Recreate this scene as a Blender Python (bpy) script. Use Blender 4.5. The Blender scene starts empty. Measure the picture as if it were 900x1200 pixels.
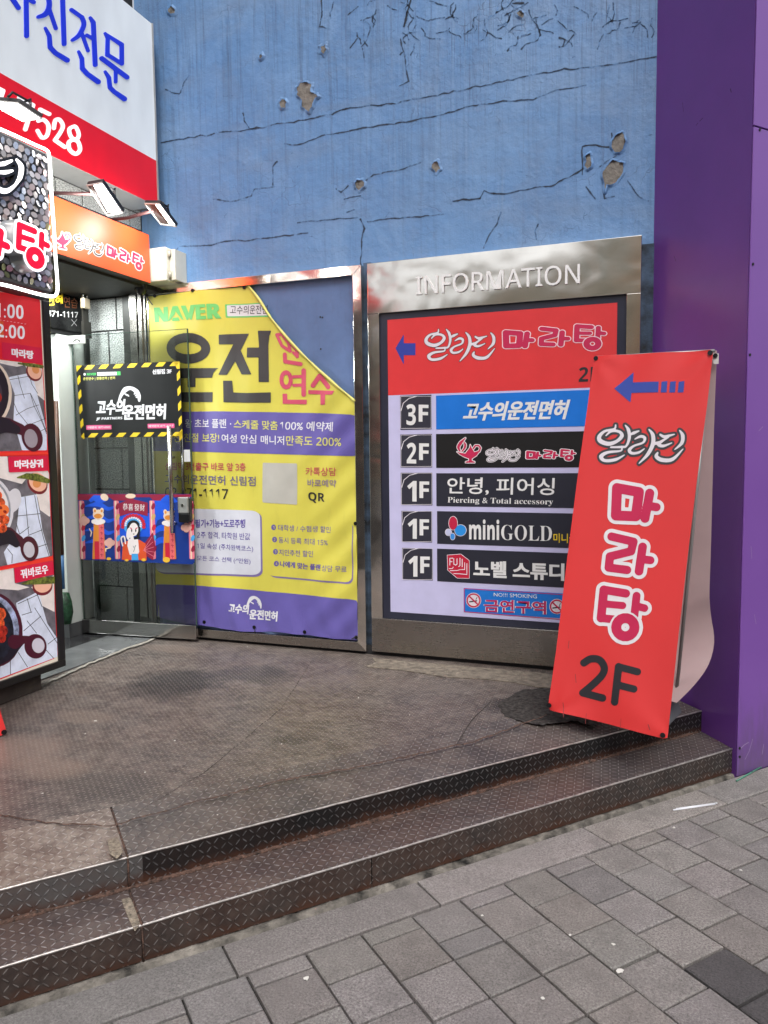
import bpy, bmesh, math, random
import numpy as np
from mathutils import Vector, Matrix
rng = random.Random(11)
scene = bpy.context.scene
COL = scene.collection

# ------------------------------------------------------------------ camera
FPX, YAW, PITCH, ROLL = 890.1747, 0.3553, -0.0795, -0.0115
CAM = Vector((0.0, -4.7834, 1.40))
def _basis():
    cy, sy = math.cos(YAW), math.sin(YAW); cp, sp = math.cos(PITCH), math.sin(PITCH)
    f = Vector((-sy*cp, cy*cp, sp)); r = Vector((cy, sy, 0)); u = r.cross(f)
    cr, sr = math.cos(ROLL), math.sin(ROLL)
    return f, r*cr + u*sr, u*cr - r*sr
FWD, RGT, UPV = _basis()
cd = bpy.data.cameras.new('camera'); cam = bpy.data.objects.new('camera', cd); COL.objects.link(cam)
cd.sensor_fit = 'VERTICAL'; cd.sensor_height = 36.0; cd.lens = FPX/1200*36.0
cd.clip_start = 0.05; cd.clip_end = 500
cam.matrix_world = Matrix(((RGT.x, UPV.x, -FWD.x, CAM.x), (RGT.y, UPV.y, -FWD.y, CAM.y), (RGT.z, UPV.z, -FWD.z, CAM.z), (0, 0, 0, 1)))
scene.camera = cam

# ------------------------------------------------------------------ sky, sun, exposure (overcast afternoon)
SUN_EL, SUN_AZ = math.radians(52), math.radians(150)      # azimuth clockwise from +Y: behind the viewer, a little to the right
w = bpy.data.worlds.new('World'); scene.world = w; w.use_nodes = True
nt = w.node_tree; bgn = nt.nodes['Background']
sky = nt.nodes.new('ShaderNodeTexSky'); sky.sky_type = 'NISHITA'; sky.sun_disc = False
sky.sun_elevation = SUN_EL; sky.sun_rotation = SUN_AZ; sky.dust_density = 4.0; sky.air_density = 1.0
hsv = nt.nodes.new('ShaderNodeHueSaturation'); hsv.inputs['Saturation'].default_value = 0.25; hsv.inputs['Value'].default_value = 1.0
nt.links.new(sky.outputs[0], hsv.inputs['Color']); nt.links.new(hsv.outputs[0], bgn.inputs[0]); bgn.inputs[1].default_value = 0.15
sd = bpy.data.lights.new('sun', 'SUN'); sd.energy = 1.3; sd.angle = math.radians(35); sd.color = (1.0, 0.97, 0.93)
so = bpy.data.objects.new('sun', sd); COL.objects.link(so)
sdir = Vector((math.sin(SUN_AZ)*math.cos(SUN_EL), math.cos(SUN_AZ)*math.cos(SUN_EL), math.sin(SUN_EL)))
so.rotation_euler = sdir.to_track_quat('Z', 'Y').to_euler(); so.location = sdir*30
scene.view_settings.view_transform = 'Standard'; scene.view_settings.look = 'None'
scene.view_settings.exposure = 0.48; scene.view_settings.gamma = 1.0

# ------------------------------------------------------------------ measured points of the place
def ray(x, y): return FWD + RGT*((x-450)/FPX) - UPV*((y-600)/FPX)
class Plane:
    """A real plane (point, outward normal). at(px, py, lift) is the point of it that the photograph shows at px, py."""
    def __init__(s, p, n, disp=None):
        s.p = Vector(p); s.n = Vector(n).normalized(); s.disp = disp
    def at(s, x, y, lift=0.0):
        v = ray(x, y); t = (s.p + s.n*0 - CAM).dot(s.n)/v.dot(s.n)
        q = CAM + v*t
        if s.disp: lift = lift + s.disp(q)
        return q + s.n*lift
    def shift(s, q, lift):
        if s.disp: lift = lift + s.disp(q)
        return q + s.n*lift
def K(ox, oy, k): return lambda x, y: (ox + x/k, oy + y/k)
ID = K(0, 0, 1)
def M(k, pts): return [k(*p) for p in pts]
def YP(y, disp=None): return Plane((0, y, 0), (0, -1, 0), disp)
def XP(x, disp=None): return Plane((x, 0, 0), (1, 0, 0), disp)
def ZP(z): return Plane((0, 0, z), (0, 0, 1))

# ------------------------------------------------------------------ materials
def lin(c):
    c /= 255.0
    return c/12.92 if c <= 0.04045 else ((c+0.055)/1.055)**2.4
def C(r, g, b, k=0.92): return (lin(r)*k, lin(g)*k, lin(b)*k, 1)
class N:
    def __init__(s, m): s.t = m.node_tree; s.b = s.t.nodes.get('Principled BSDF')
    def new(s, kind, **kw):
        n = s.t.nodes.new('ShaderNode'+kind)
        for a, v in kw.items(): setattr(n, a, v)
        return n
    def L(s, a, b): s.t.links.new(a, b)
    def val(s, sock, v):
        if hasattr(v, 'links') or isinstance(v, bpy.types.NodeSocket): s.L(v, sock)
        else: sock.default_value = v
    def math(s, op, a, b=0.0, c=0.0):
        n = s.new('Math', operation=op); s.val(n.inputs[0], a); s.val(n.inputs[1], b)
        if op in ('MULTIPLY_ADD', 'SMOOTH_MAX', 'SMOOTH_MIN'): s.val(n.inputs[2], c)
        return n.outputs[0]
    def mix(s, fac, a, b):
        n = s.new('Mix', data_type='RGBA'); s.val(n.inputs[0], fac); s.val(n.inputs[6], a); s.val(n.inputs[7], b); return n.outputs[2]
    def noise(s, vec, scale, detail=4, rough=0.55, dist=0.0):
        n = s.new('TexNoise'); n.inputs['Scale'].default_value = scale; n.inputs['Detail'].default_value = detail
        n.inputs['Roughness'].default_value = rough; n.inputs['Distortion'].default_value = dist
        if vec is not None: s.L(vec, n.inputs['Vector'])
        return n.outputs[0]
    def pos(s, scale=None):
        g = s.new('NewGeometry').outputs['Position']
        if scale is None: return g
        m = s.new('Mapping'); m.inputs['Scale'].default_value = scale; s.L(g, m.inputs[0]); return m.outputs[0]
    def ramp(s, fac, stops):
        r = s.new('ValToRGB'); e = r.color_ramp.elements
        while len(e) < len(stops): e.new(0.5)
        for el, (p, c) in zip(e, stops):
            el.position = p; el.color = c if len(c) == 4 else (*c, 1)
        s.val(r.inputs[0], fac); return r.outputs[0]
    def step(s, v, a, b):
        n = s.new('MapRange'); n.inputs[1].default_value = a; n.inputs[2].default_value = b; s.val(n.inputs[0], v); return n.outputs[0]
    def bump(s, h, strength=0.3, dist=0.01, normal=None):
        n = s.new('Bump'); n.inputs['Strength'].default_value = strength; n.inputs['Distance'].default_value = dist
        s.val(n.inputs['Height'], h)
        if normal is not None: s.L(normal, n.inputs['Normal'])
        return n.outputs[0]
_mats = {}
def newmat(name):
    m = bpy.data.materials.new(name); m.use_nodes = True; return m
def pbr(name, col, rough=0.5, metal=0.0, var=0.06, scale=6.0, bump=0.0, bscale=60.0, emit=0.0, spec=0.5, dirt=0.0):
    """plain surface with an uneven tone, grain and optional dirt"""
    if name in _mats: return _mats[name]
    m = newmat(name); n = N(m); b = n.b
    P = n.pos()
    nz = n.noise(P, scale, 5, 0.6)
    f = n.step(nz, 0.3, 0.7)
    lo = tuple(max(0, x*(1-var*1.6)) for x in col[:3])+(1,); hi = tuple(min(1, x*(1+var)) for x in col[:3])+(1,)
    c = n.mix(f, lo, hi)
    if dirt:
        d = n.step(n.noise(n.pos((5, 5, 1.2)), 5.0, 6, 0.65), 0.55, 0.75)
        c = n.mix(n.math('MULTIPLY', d, dirt), c, (0.07, 0.06, 0.05, 1))
    n.L(c, b.inputs['Base Color'])
    b.inputs['Metallic'].default_value = metal
    n.L(n.math('ADD', rough-0.06, n.math('MULTIPLY', nz, 0.12)), b.inputs['Roughness'])
    b.inputs['Specular IOR Level'].default_value = spec
    if bump: n.L(n.bump(n.noise(P, bscale, 4, 0.6), bump, 0.01), b.inputs['Normal'])
    if emit:
        n.L(c, b.inputs['Emission Color']); b.inputs['Emission Strength'].default_value = emit
    _mats[name] = m; return m
def ink(r, g, b, emit=0.0, rough=0.45):
    return pbr('print_%d_%d_%d%s' % (r, g, b, '_lit' if emit else ''), C(r, g, b, .80), rough, var=0.035, scale=9, emit=emit)

# ------------------------------------------------------------------ objects
WLOC = {}
def tag(o, label=None, cat=None, group=None, kind=None):
    if label: o['label'] = label
    if cat: o['category'] = cat
    if group: o['group'] = group
    if kind: o['kind'] = kind
    return o
def thing(name, loc, label, cat, group=None):
    o = bpy.data.objects.new(name, None); COL.objects.link(o); o.location = loc; o.empty_display_size = 0.1
    WLOC[o.name] = Vector(loc); return tag(o, label, cat, group)
def obj(name, verts, faces, mat, parent=None, smooth=False, uvs=None, loc=None, midx=None):
    org = WLOC[parent.name] if parent else Vector(loc or (0, 0, 0))
    me = bpy.data.meshes.new(name)
    me.from_pydata([tuple(Vector(v)-org) for v in verts], [], faces); me.update()
    for mm in (mat if isinstance(mat, (list, tuple)) else [mat]): me.materials.append(mm)
    if midx:
        for p, i in zip(me.polygons, midx): p.material_index = i
    if smooth:
        for p in me.polygons: p.use_smooth = True
    if uvs:
        l = me.uv_layers.new(name='UVMap')
        for p in me.polygons:
            for li in p.loop_indices: l.data[li].uv = uvs[me.loops[li].vertex_index]
    o = bpy.data.objects.new(name, me); COL.objects.link(o)
    if parent: o.parent = parent
    else: o.location = org
    WLOC[o.name] = org
    return o
class MB:
    """collects shapes for ONE mesh"""
    def __init__(s): s.v = []; s.f = []; s.m = []; s.cur = 0
    def add(s, v, f):
        k = len(s.v); s.v += [Vector(x) for x in v]; s.f += [[i+k for i in q] for q in f]; s.m += [s.cur]*len(f); return s
    def box(s, a, b, R=None, o=None):
        x0, y0, z0 = a; x1, y1, z1 = b
        v = [Vector(p) for p in ((x0,y0,z0),(x1,y0,z0),(x1,y1,z0),(x0,y1,z0),(x0,y0,z1),(x1,y0,z1),(x1,y1,z1),(x0,y1,z1))]
        if R is not None: v = [R @ (p-o)+o for p in v]
        return s.add(v, [(0,3,2,1),(4,5,6,7),(0,1,5,4),(1,2,6,5),(2,3,7,6),(3,0,4,7)])
    def prism(s, base, vec):
        """base: polygon points; vec: extrusion"""
        n = len(base); vec = Vector(vec); base = [Vector(p) for p in base]
        v = base+[p+vec for p in base]
        return s.add(v, [list(range(n))[::-1], list(range(n, 2*n))]+[(i, (i+1) % n, n+(i+1) % n, n+i) for i in range(n)])
    def tube(s, pts, r, seg=10, cap=True):
        pts = [Vector(p) for p in pts]; rs = r if isinstance(r, (list, tuple)) else [r]*len(pts)
        k = len(s.v); up = Vector((0.13, 0.21, 0.97)); n = len(pts)
        for i, p in enumerate(pts):
            d = (pts[min(i+1, n-1)]-pts[max(i-1, 0)]).normalized()
            a = d.cross(up)
            if a.length < 1e-3: a = d.cross(Vector((1, 0, 0)))
            a.normalize(); c = d.cross(a)
            for j in range(seg):
                t = 2*math.pi*j/seg; s.v.append(p+(a*math.cos(t)+c*math.sin(t))*rs[i])
        for i in range(n-1):
            for j in range(seg):
                s.f.append([k+i*seg+j, k+i*seg+(j+1) % seg, k+(i+1)*seg+(j+1) % seg, k+(i+1)*seg+j]); s.m.append(s.cur)
        if cap:
            s.f.append([k+j for j in range(seg)][::-1]); s.f.append([k+(n-1)*seg+j for j in range(seg)]); s.m += [s.cur]*2
        return s
    def disc(s, c, n, r, t, seg=16):
        n = Vector(n).normalized(); a = n.orthogonal().normalized(); b = n.cross(a); c = Vector(c)
        return s.prism([c+(a*math.cos(2*math.pi*i/seg)+b*math.sin(2*math.pi*i/seg))*r for i in range(seg)], n*t)
    def build(s, name, mat, parent=None, smooth=False, bevel=0.0, loc=None, seg=2):
        o = obj(name, s.v, s.f, mat, parent, smooth, loc=loc, midx=s.m)
        if bevel:
            b = o.modifiers.new('bevel', 'BEVEL'); b.width = bevel; b.segments = seg; b.limit_method = 'ANGLE'; b.angle_limit = math.radians(40)
        return o
def fit(src, TL, TR, BL):
    """affine map from the box src=(x0,y0,x1,y1) (y down) to a parallelogram"""
    x0, y0, x1, y1 = src
    def g(x, y):
        u = (x-x0)/(x1-x0); v = (y-y0)/(y1-y0)
        return (TL[0]+(TR[0]-TL[0])*u+(BL[0]-TL[0])*v, TL[1]+(TR[1]-TL[1])*u+(BL[1]-TL[1])*v)
    return g

# ---- outlines drawn as strokes and polygons, merged into one clean sheet (marching squares on their distance field)
def S(pts, w, closed=False): return ('s', pts, w if isinstance(w, (list, tuple)) else [w]*len(pts), closed)
def PG(pts): return ('p', pts)
def EL(cx, cy, rx, ry, a=0, n=28):
    ca, sa = math.cos(a), math.sin(a)
    return ('p', [(cx+rx*math.cos(t)*ca-ry*math.sin(t)*sa, cy+rx*math.cos(t)*sa+ry*math.sin(t)*ca) for t in (2*math.pi*i/n for i in range(n))])
def RR(x0, y0, x1, y1, r, n=6):
    p = []
    for cx, cy, a0 in ((x1-r, y0+r, -90), (x1-r, y1-r, 0), (x0+r, y1-r, 90), (x0+r, y0+r, 180)):
        for i in range(n+1):
            a = math.radians(a0+90*i/n); p.append((cx+r*math.cos(a), cy+r*math.sin(a)))
    return ('p', p)
def HOLE(s): return ('h', s)
def smooth_line(pts, k=5, closed=False):
    out = []; n = len(pts); P = [np.array(p, float) for p in pts]
    rngi = range(n if closed else n-1)
    for i in rngi:
        g = (lambda j: P[j % n]) if closed else (lambda j: P[max(0, min(n-1, j))])
        a, b, c, d = g(i-1), g(i), g(i+1), g(i+2)
        for q in range(k):
            t = q/k; out.append(tuple(0.5*((2*b)+(c-a)*t+(2*a-5*b+4*c-d)*t*t+(3*b-a-3*c+d)*t**3)))
    if not closed: out.append(tuple(P[-1]))
    return out
def BR(pts, w, k=5):
    """brush stroke: smoothed centre line, widths interpolated"""
    q = smooth_line(pts, k); ws = np.interp(np.linspace(0, 1, len(q)), np.linspace(0, 1, len(w)), w); return ('s', q, list(ws), False)
def field(shapes, X, Y):
    F = np.full(X.shape, 1e9)
    for s in shapes:
        if s[0] == 's':
            pts, w = s[1], s[2]; n = len(pts); D = np.full(X.shape, 1e9)
            if n == 1: D = np.hypot(X-pts[0][0], Y-pts[0][1])-w[0]/2
            for i in range(n if s[3] else n-1):
                (ax, ay), (bx, by) = pts[i], pts[(i+1) % n]; wa, wb = w[i]/2, w[(i+1) % n]/2
                dx, dy = bx-ax, by-ay; L = dx*dx+dy*dy+1e-12
                t = np.clip(((X-ax)*dx+(Y-ay)*dy)/L, 0, 1)
                D = np.minimum(D, np.hypot(X-ax-t*dx, Y-ay-t*dy)-(wa+(wb-wa)*t))
            F = np.minimum(F, D)
        else:
            q = s[1] if s[0] == 'p' else None
            if s[0] == 'h':
                F = np.maximum(F, -field([s[1]], X, Y)); continue
            D = np.full(X.shape, 1e9); ins = np.zeros(X.shape, bool); n = len(q)
            for i in range(n):
                (ax, ay), (bx, by) = q[i], q[(i+1) % n]; dx, dy = bx-ax, by-ay; L = dx*dx+dy*dy+1e-12
                t = np.clip(((X-ax)*dx+(Y-ay)*dy)/L, 0, 1); D = np.minimum(D, np.hypot(X-ax-t*dx, Y-ay-t*dy))
                if dy != 0: ins ^= ((ay > Y) != (by > Y)) & (X < dx*(Y-ay)/dy+ax)
            F = np.minimum(F, np.where(ins, -D, D))
    return F
def bounds(shapes):
    xs, ys = [], []
    for s in shapes:
        if s[0] == 'h': continue
        m = max(s[2])/2 if s[0] == 's' else 0
        for x, y in s[1]: xs += [x-m, x+m]; ys += [y-m, y+m]
    return min(xs), min(ys), max(xs), max(ys)
def contour(shapes, grow=0.0, cells=90, minus=None, merge=True, step=None, merge2=False):
    x0, y0, x1, y1 = bounds(shapes); st = step or max(x1-x0, y1-y0)/cells; pad = grow+st*1.5
    xs = np.arange(x0-pad, x1+pad+st, st); ys = np.arange(y0-pad, y1+pad+st, st)
    X, Y = np.meshgrid(xs, ys); F = field(shapes, X, Y)-grow
    if minus: F = np.maximum(F, -(field(minus[0], X, Y)-minus[1]))
    F = np.where(np.abs(F) < 1e-7, 1e-7, F)
    V = []; idx = {}; faces = []
    def corner(i, j):
        k = (i, j, 0)
        if k not in idx: idx[k] = len(V); V.append((xs[j], ys[i]))
        return idx[k]
    def edge(i0, j0, i1, j1):
        if (i1, j1) < (i0, j0): i0, j0, i1, j1 = i1, j1, i0, j0
        k = (i0, j0, i1, j1)
        if k not in idx:
            a, b = F[i0, j0], F[i1, j1]; t = min(0.97, max(0.03, a/(a-b)))
            idx[k] = len(V); V.append((xs[j0]+(xs[j1]-xs[j0])*t, ys[i0]+(ys[i1]-ys[i0])*t))
        return idx[k]
    ins = F < 0
    for i in range(len(ys)-1):
        j = 0; nj = len(xs)-1
        while j < nj:
            c = [(i, j), (i, j+1), (i+1, j+1), (i+1, j)]; q = [ins[a] for a in c]; m = sum(q)
            if m == 0: j += 1; continue
            if m == 4:
                e = j+1
                if merge:
                    while e < nj and ins[i, e+1] and ins[i+1, e+1]: e += 1
                faces.append([corner(i, j), corner(i, e), corner(i+1, e), corner(i+1, j)]); j = e; continue
            poly = []
            for a in range(4):
                b = (a+1) % 4
                if q[a]: poly.append(corner(*c[a]))
                if q[a] != q[b]: poly.append(edge(*c[a], *c[b]))
            faces.append(poly); j += 1
    return V, faces
def art(name, plane, parent, shapes, mat, lift=0.001, k=ID, grow=0.0, cells=90, merge=True, thick=0.0, minus=None, step=None, liftf=None, smooth=False):
    """printed (thick=0) or cut-out (thick>0) shape lying on a plane"""
    V, F = contour(shapes, grow, cells, minus, merge, step)
    pts = []
    for x, y in V:
        px, py = k(x, y); pts.append(plane.at(px, py, lift+(liftf(x, y) if liftf else 0)))
    F = [f[::-1] for f in F]
    if F:
        # make faces look along the plane's normal
        a = [pts[i] for i in F[0]]
        if (a[1]-a[0]).cross(a[2]-a[0]).dot(plane.n) < 0: F = [f[::-1] for f in F]
    if thick:
        cnt = {}
        for f in F:
            for i in range(len(f)):
                e = (f[i], f[(i+1) % len(f)]); cnt[e] = 1
        # merged runs leave T joints: walls only where the outline is (both ends on the contour)
        n = len(pts); pts = pts+[p-plane.n*thick for p in pts]
        G = list(F)
        for (a, b) in cnt:
            if (b, a) not in cnt: G.append([b, a, a+n, b+n])
        F = G
    return obj(name, pts, F, mat, parent, smooth=smooth)

# ---- type
_tc = {}
def sansnum(b, bold):
    if bold == 'sans': return ''.join(chr(0x1D5A0+ord(c)-65) if 'A' <= c <= 'Z' else c for c in b)
    # upright sans figures and letters of even weight
    out = ''
    for ch in b:
        if ch.isdigit() and ch.isascii(): out += chr((0x1D7EC if bold else 0x1D7E2)+int(ch))
        elif bold and 'A' <= ch <= 'Z': out += chr(0x1D5D4+ord(ch)-65)
        elif bold and 'a' <= ch <= 'z': out += chr(0x1D5EE+ord(ch)-97)
        else: out += ch
    return out
def glyphs(body, off):
    key = (body, off)
    if key in _tc: return _tc[key]
    c = bpy.data.curves.new('type', 'FONT'); c.body = body; c.size = 1.0; c.offset = off; c.resolution_u = 3
    o = bpy.data.objects.new('type', c); me = o.to_mesh()
    v = [(p.co.x, p.co.y) for p in me.vertices]; f = [list(p.vertices) for p in me.polygons]
    o.to_mesh_clear(); bpy.data.objects.remove(o); bpy.data.curves.remove(c)
    _tc[key] = (v, f); return v, f
def text(plane, parent, body, BL, BRt, TL, mat, lift=0.0012, off=0.0, heavy=0.0, k=ID, name='lettering', thick=0.0, lab=None, bold=False):
    """one line of writing whose ink box has the given three corners in the photograph"""
    v, f = glyphs(sansnum(body, bold), off)
    if not v: print('EMPTY TEXT', body); return None
    xs = [p[0] for p in v]; ys = [p[1] for p in v]; x0, x1, y0, y1 = min(xs), max(xs), min(ys), max(ys)
    pl0 = Plane(plane.p, plane.n)
    O, U, W = (pl0.at(*k(*q)) for q in (BL, BRt, TL)); U = U-O; W = W-O
    pts = []; F = []
    for ci, dx in enumerate([0.0] if not heavy else [0.0, -heavy, heavy]):
        b = len(pts)
        pts += [plane.shift(O+U*((x-x0+dx)/(x1-x0))+W*((y-y0)/(y1-y0)), lift+ci*0.00015) for x, y in v]
        F += [[i+b for i in q] for q in f]
    if thick:
        n = len(pts); pts = pts+[p-plane.n*thick for p in pts]; cnt = set()
        for q in F:
            for i in range(len(q)): cnt.add((q[i], q[(i+1) % len(q)]))
        F = F+[[b, a, a+n, b+n] for (a, b) in cnt if (b, a) not in cnt]
    o = obj(name, pts, F, mat, parent)
    if lab: o['label'] = lab
    return o
# ================================================================== SETTING
ST = Vector((0.656, 0.754, 0)).normalized(); SN = Vector((ST.y, -ST.x, 0))     # along the street, out to the street
SO = Vector((0.358, -0.605, 0)); ZG = -0.285; ZL = -0.15
def sp(s, n, z=0.0): return SO + ST*s + SN*n + Vector((0, 0, z))

# ---- painted plaster wall
def wall_mat():
    m = newmat('blue_painted_plaster'); n = N(m); P = n.pos()
    big = n.step(n.noise(P, 1.3, 5, 0.6), 0.3, 0.7)
    c = n.mix(big, (0.085, 0.20, 0.42, 1), (0.135, 0.27, 0.50, 1))
    patch = n.step(n.noise(n.pos((1.6, 1, 1.3)), 1.3, 9, 0.6, 0.9), 0.47, 0.62)
    c = n.mix(n.math('MULTIPLY', patch, 0.4), c, (0.19, 0.32, 0.53, 1))
    # old drip streaks, strongest near the top
    z = n.new('SeparateXYZ'); n.L(P, z.inputs[0])
    st = n.step(n.noise(n.pos((16, 1, 0.55)), 2.0, 6, 0.7), 0.5, 0.78)
    hi = n.step(z.outputs[2], 2.6, 4.3)
    c = n.mix(n.math('MULTIPLY', st, n.math('MULTIPLY_ADD', hi, 0.6, 0.22)), c, (0.045, 0.07, 0.12, 1))
    ls = n.step(n.noise(n.pos((22, 1, 0.5)), 1.7, 5, 0.65), 0.52, 0.72)
    c = n.mix(n.math('MULTIPLY', ls, n.math('MULTIPLY', n.step(n.noise(P, 1.1, 3, .5), .42, .6), 0.38)), c, (0.21, 0.34, 0.53, 1))
    c = n.mix(n.math('MULTIPLY', n.step(n.noise(n.pos((.7, 1, 2.6)), 1.5, 7, .62, .5), .46, .68), 0.34), c, (0.155, 0.215, 0.32, 1))
    gp = n.step(n.noise(P, 3.3, 8, 0.68, 0.3), 0.53, 0.62)
    c = n.mix(n.math('MULTIPLY', gp, 0.30), c, (0.13, 0.20, 0.33, 1))
    st2 = n.step(n.noise(n.pos((34, 1, 0.8)), 3.0, 5, 0.7), 0.56, 0.74)
    rt = n.step(z.outputs[0], -2.4, -1.2)
    top = n.math('MULTIPLY', n.step(z.outputs[2], 3.3, 3.95), rt)
    c = n.mix(n.math('MULTIPLY', st2, n.math('MULTIPLY', top, 0.95)), c, (0.035, 0.045, 0.07, 1))
    gr = n.step(n.noise(P, 70, 5, 0.75), 0.62, 0.8)
    c = n.mix(n.math('MULTIPLY', gr, 0.35), c, (0.05, 0.08, 0.15, 1))
    # hairline craquelure
    wp = n.new('VectorMath', operation='ADD'); sc = n.new('VectorMath', operation='SCALE')
    nn = n.new('TexNoise'); nn.inputs['Scale'].default_value = 9; n.L(P, nn.inputs['Vector']); sc.inputs['Scale'].default_value = 0.12
    n.L(nn.outputs[1], sc.inputs[0]); n.L(P, wp.inputs[0]); n.L(sc.outputs[0], wp.inputs[1])
    v = n.new('TexVoronoi', feature='DISTANCE_TO_EDGE'); v.inputs['Scale'].default_value = 7.0; n.L(wp.outputs[0], v.inputs['Vector'])
    ln = n.math('SUBTRACT', 1.0, n.step(v.outputs['Distance'], 0.0, 0.022))
    msk = n.step(n.noise(P, 2.4, 4, 0.6), 0.50, 0.66)
    ln = n.math('MULTIPLY', ln, msk)
    c = n.mix(n.math('MULTIPLY', ln, 0.5), c, (0.05, 0.07, 0.12, 1))
    n.L(c, n.b.inputs['Base Color']); n.b.inputs['Roughness'].default_value = 0.62
    h = n.math('ADD', n.math('MULTIPLY', n.noise(P, 5, 8, 0.62), 1.6), n.math('MULTIPLY', n.noise(P, 38, 6, 0.7), 0.28))
    h = n.math('SUBTRACT', h, n.math('MULTIPLY', ln, 0.12))
    h = n.math('ADD', h, n.math('MULTIPLY', patch, 0.12))
    n.L(n.bump(h, 0.30, 0.03), n.b.inputs['Normal'])
    return m
WALLM = wall_mat()
YW = 0.06
WP = YP(YW)
wall = thing('plaster_wall', (-1.9, YW, 0), 'tall blue painted plaster wall with cracks, drip stains and peeled spots', 'wall')
mb = MB(); mb.box((-3.70, YW, -0.4), (-0.02, YW+0.3, 9.0)); mb.build('wall_face', WALLM, wall)
a2 = K(170, 0, 2.571); b2 = K(500, 0, 2.25)
CRK = pbr('crack_gap_and_shade', (0.026, 0.036, 0.058, 1), 0.9, var=.5, scale=30)
SHD = pbr('weathered_blue_edge', (0.098, 0.195, 0.37, 1), 0.8, var=0.5, scale=40)
CON = pbr('bare_render', C(136, 131, 124, .8), 0.9, var=0.25, scale=30, bump=0.6, bscale=60)
def jag(pts, k, amp, w, per=6, steady=False):
    q = M(k, pts); out = []
    for (ax, ay), (bx, by) in zip(q, q[1:]):
        n = max(2, int(math.hypot(bx-ax, by-ay)/per))
        for i in range(n):
            t = i/n; out.append((ax+(bx-ax)*t+rng.uniform(-amp, amp)*.5, ay+(by-ay)*t+rng.uniform(-amp, amp)))
    out.append(q[-1])
    return S(out, [w*rng.uniform(.7, 1.15) if steady else max(0.16, w*rng.uniform(0.0, 0.95)) for _ in out])
def crack_and_shade(shapes, mat=CRK, lift=0.0014, step=0.6):
    if mat is CRK: art('crack_stain', WP, wall, shapes, SHD, 0.0006, step=0.7, grow=0.75)
    return art('crack_and_shade', WP, wall, shapes, mat, lift, step=step, merge=True)
LEDGE1 = M(a2, [(50,430),(100,420),(200,405),(290,393),(400,375),(480,362),(560,345),(620,325),(760,310),(898,283)])+M(b2, [(100,235),(200,215),(350,185),(480,170),(605,150)])
LEDGE_SHADOW = M(a2, [(420,435),(460,437),(530,410),(640,388),(720,378),(800,365),(898,345)])+M(b2, [(100,283),(200,268),(280,262),(340,240),(420,225)])
crack_and_shade([jag(LEDGE1, ID, 1.2, 1.5)])
crack_and_shade([jag(LEDGE_SHADOW, ID, 0.9, 1.8)])  # this dark stroke paints the shadow line of the ledge
crack_and_shade([jag([(90,755),(110,740),(180,742),(240,728),(300,725),(400,712),(490,702)], a2, 1.0, 1.4)])
crack_and_shade([jag([(460,672),(520,665),(600,658),(640,655)], a2, .8, 1.3), jag([(650,660),(660,690),(652,740),(650,800)], a2, 1.5, 1.6), jag([(670,668),(720,662),(830,652),(899,645)], a2, .8, 1.4)])
crack_and_shade([jag([(70,530),(140,525),(150,505),(200,512),(260,500),(330,490),(350,480),(400,455),(432,430)], b2, 1.2, 1.9)])
crack_and_shade([jag([(410,460),(410,385),(430,382),(490,388),(488,352)], b2, 1.0, 1.8), jag([(455,440),(500,410)], b2, .8, 1.4), jag([(420,495),(445,525)], b2, .8, 1.6), jag([(465,500),(470,525),(495,518)], b2, .8, 1.4), jag([(530,478),(560,520),(585,530)], b2, .8, 1.0)])
crack_and_shade([jag([(575,568),(590,580),(612,560)], a2, .7, 2.0), jag([(600,600),(650,590)], a2, .7, 1.2), jag([(660,548),(690,525),(760,515),(830,490)], a2, .9, 1.4), jag([(608,640),(630,632)], a2, .5, 1.2)])
crack_and_shade([jag([(295,340),(300,365),(315,388),(345,386)], a2, .7, 1.7), jag([(62,270),(80,278),(105,282),(118,250),(135,225)], a2, .7, 1.5), jag([(385,560),(385,500),(398,487)], a2, .8, 1.1), jag([(205,600),(260,608),(320,590),(330,570),(390,562)], a2, .9, .8)])
crack_and_shade([jag([(530,0),(533,45),(525,80),(545,85)], a2, .9, 1.8), jag([(770,120),(778,155),(768,165)], a2, .8, 1.6), jag([(782,160),(786,205),(795,245),(764,260)], a2, .9, 1.6), jag([(800,0),(788,40),(780,80)], a2, 1.3, 3.0), jag([(640,115),(618,145)], a2, .8, 1.4), jag([(655,145),(660,178)], a2, .8, 1.6)])
crack_and_shade([jag([(350,100),(365,105),(360,122),(350,124)], b2, .6, 1.8), jag([(365,120),(388,92)], b2, .7, 1.4), jag([(225,10),(255,8)], b2, .6, 2.4), jag([(150,655),(165,620),(185,590),(196,560)], b2, .7, .9), jag([(290,630),(285,610),(294,592)], b2, .6, .9)])
rr = random.Random(5)
for grp in range(4):     # shrinkage cracks of the top band
    sh = []
    for i in range(15):
        x = rr.uniform(385, 765); y = rr.uniform(-5, 62)*rr.uniform(.5, 1); p = [(x, y)]; ang = rr.choice([1.57, 1.57, 1.57, .3, 2.7])
        for j in range(rr.randint(2, 5)):
            ang += rr.uniform(-.9, .9); l = rr.uniform(3, 9); p.append((p[-1][0]+math.cos(ang)*l, p[-1][1]+abs(math.sin(ang))*l))
        sh.append(jag(p, ID, .7, rr.uniform(.6, 1.1), 3))
    crack_and_shade(sh, step=0.55)
sh = []
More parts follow.
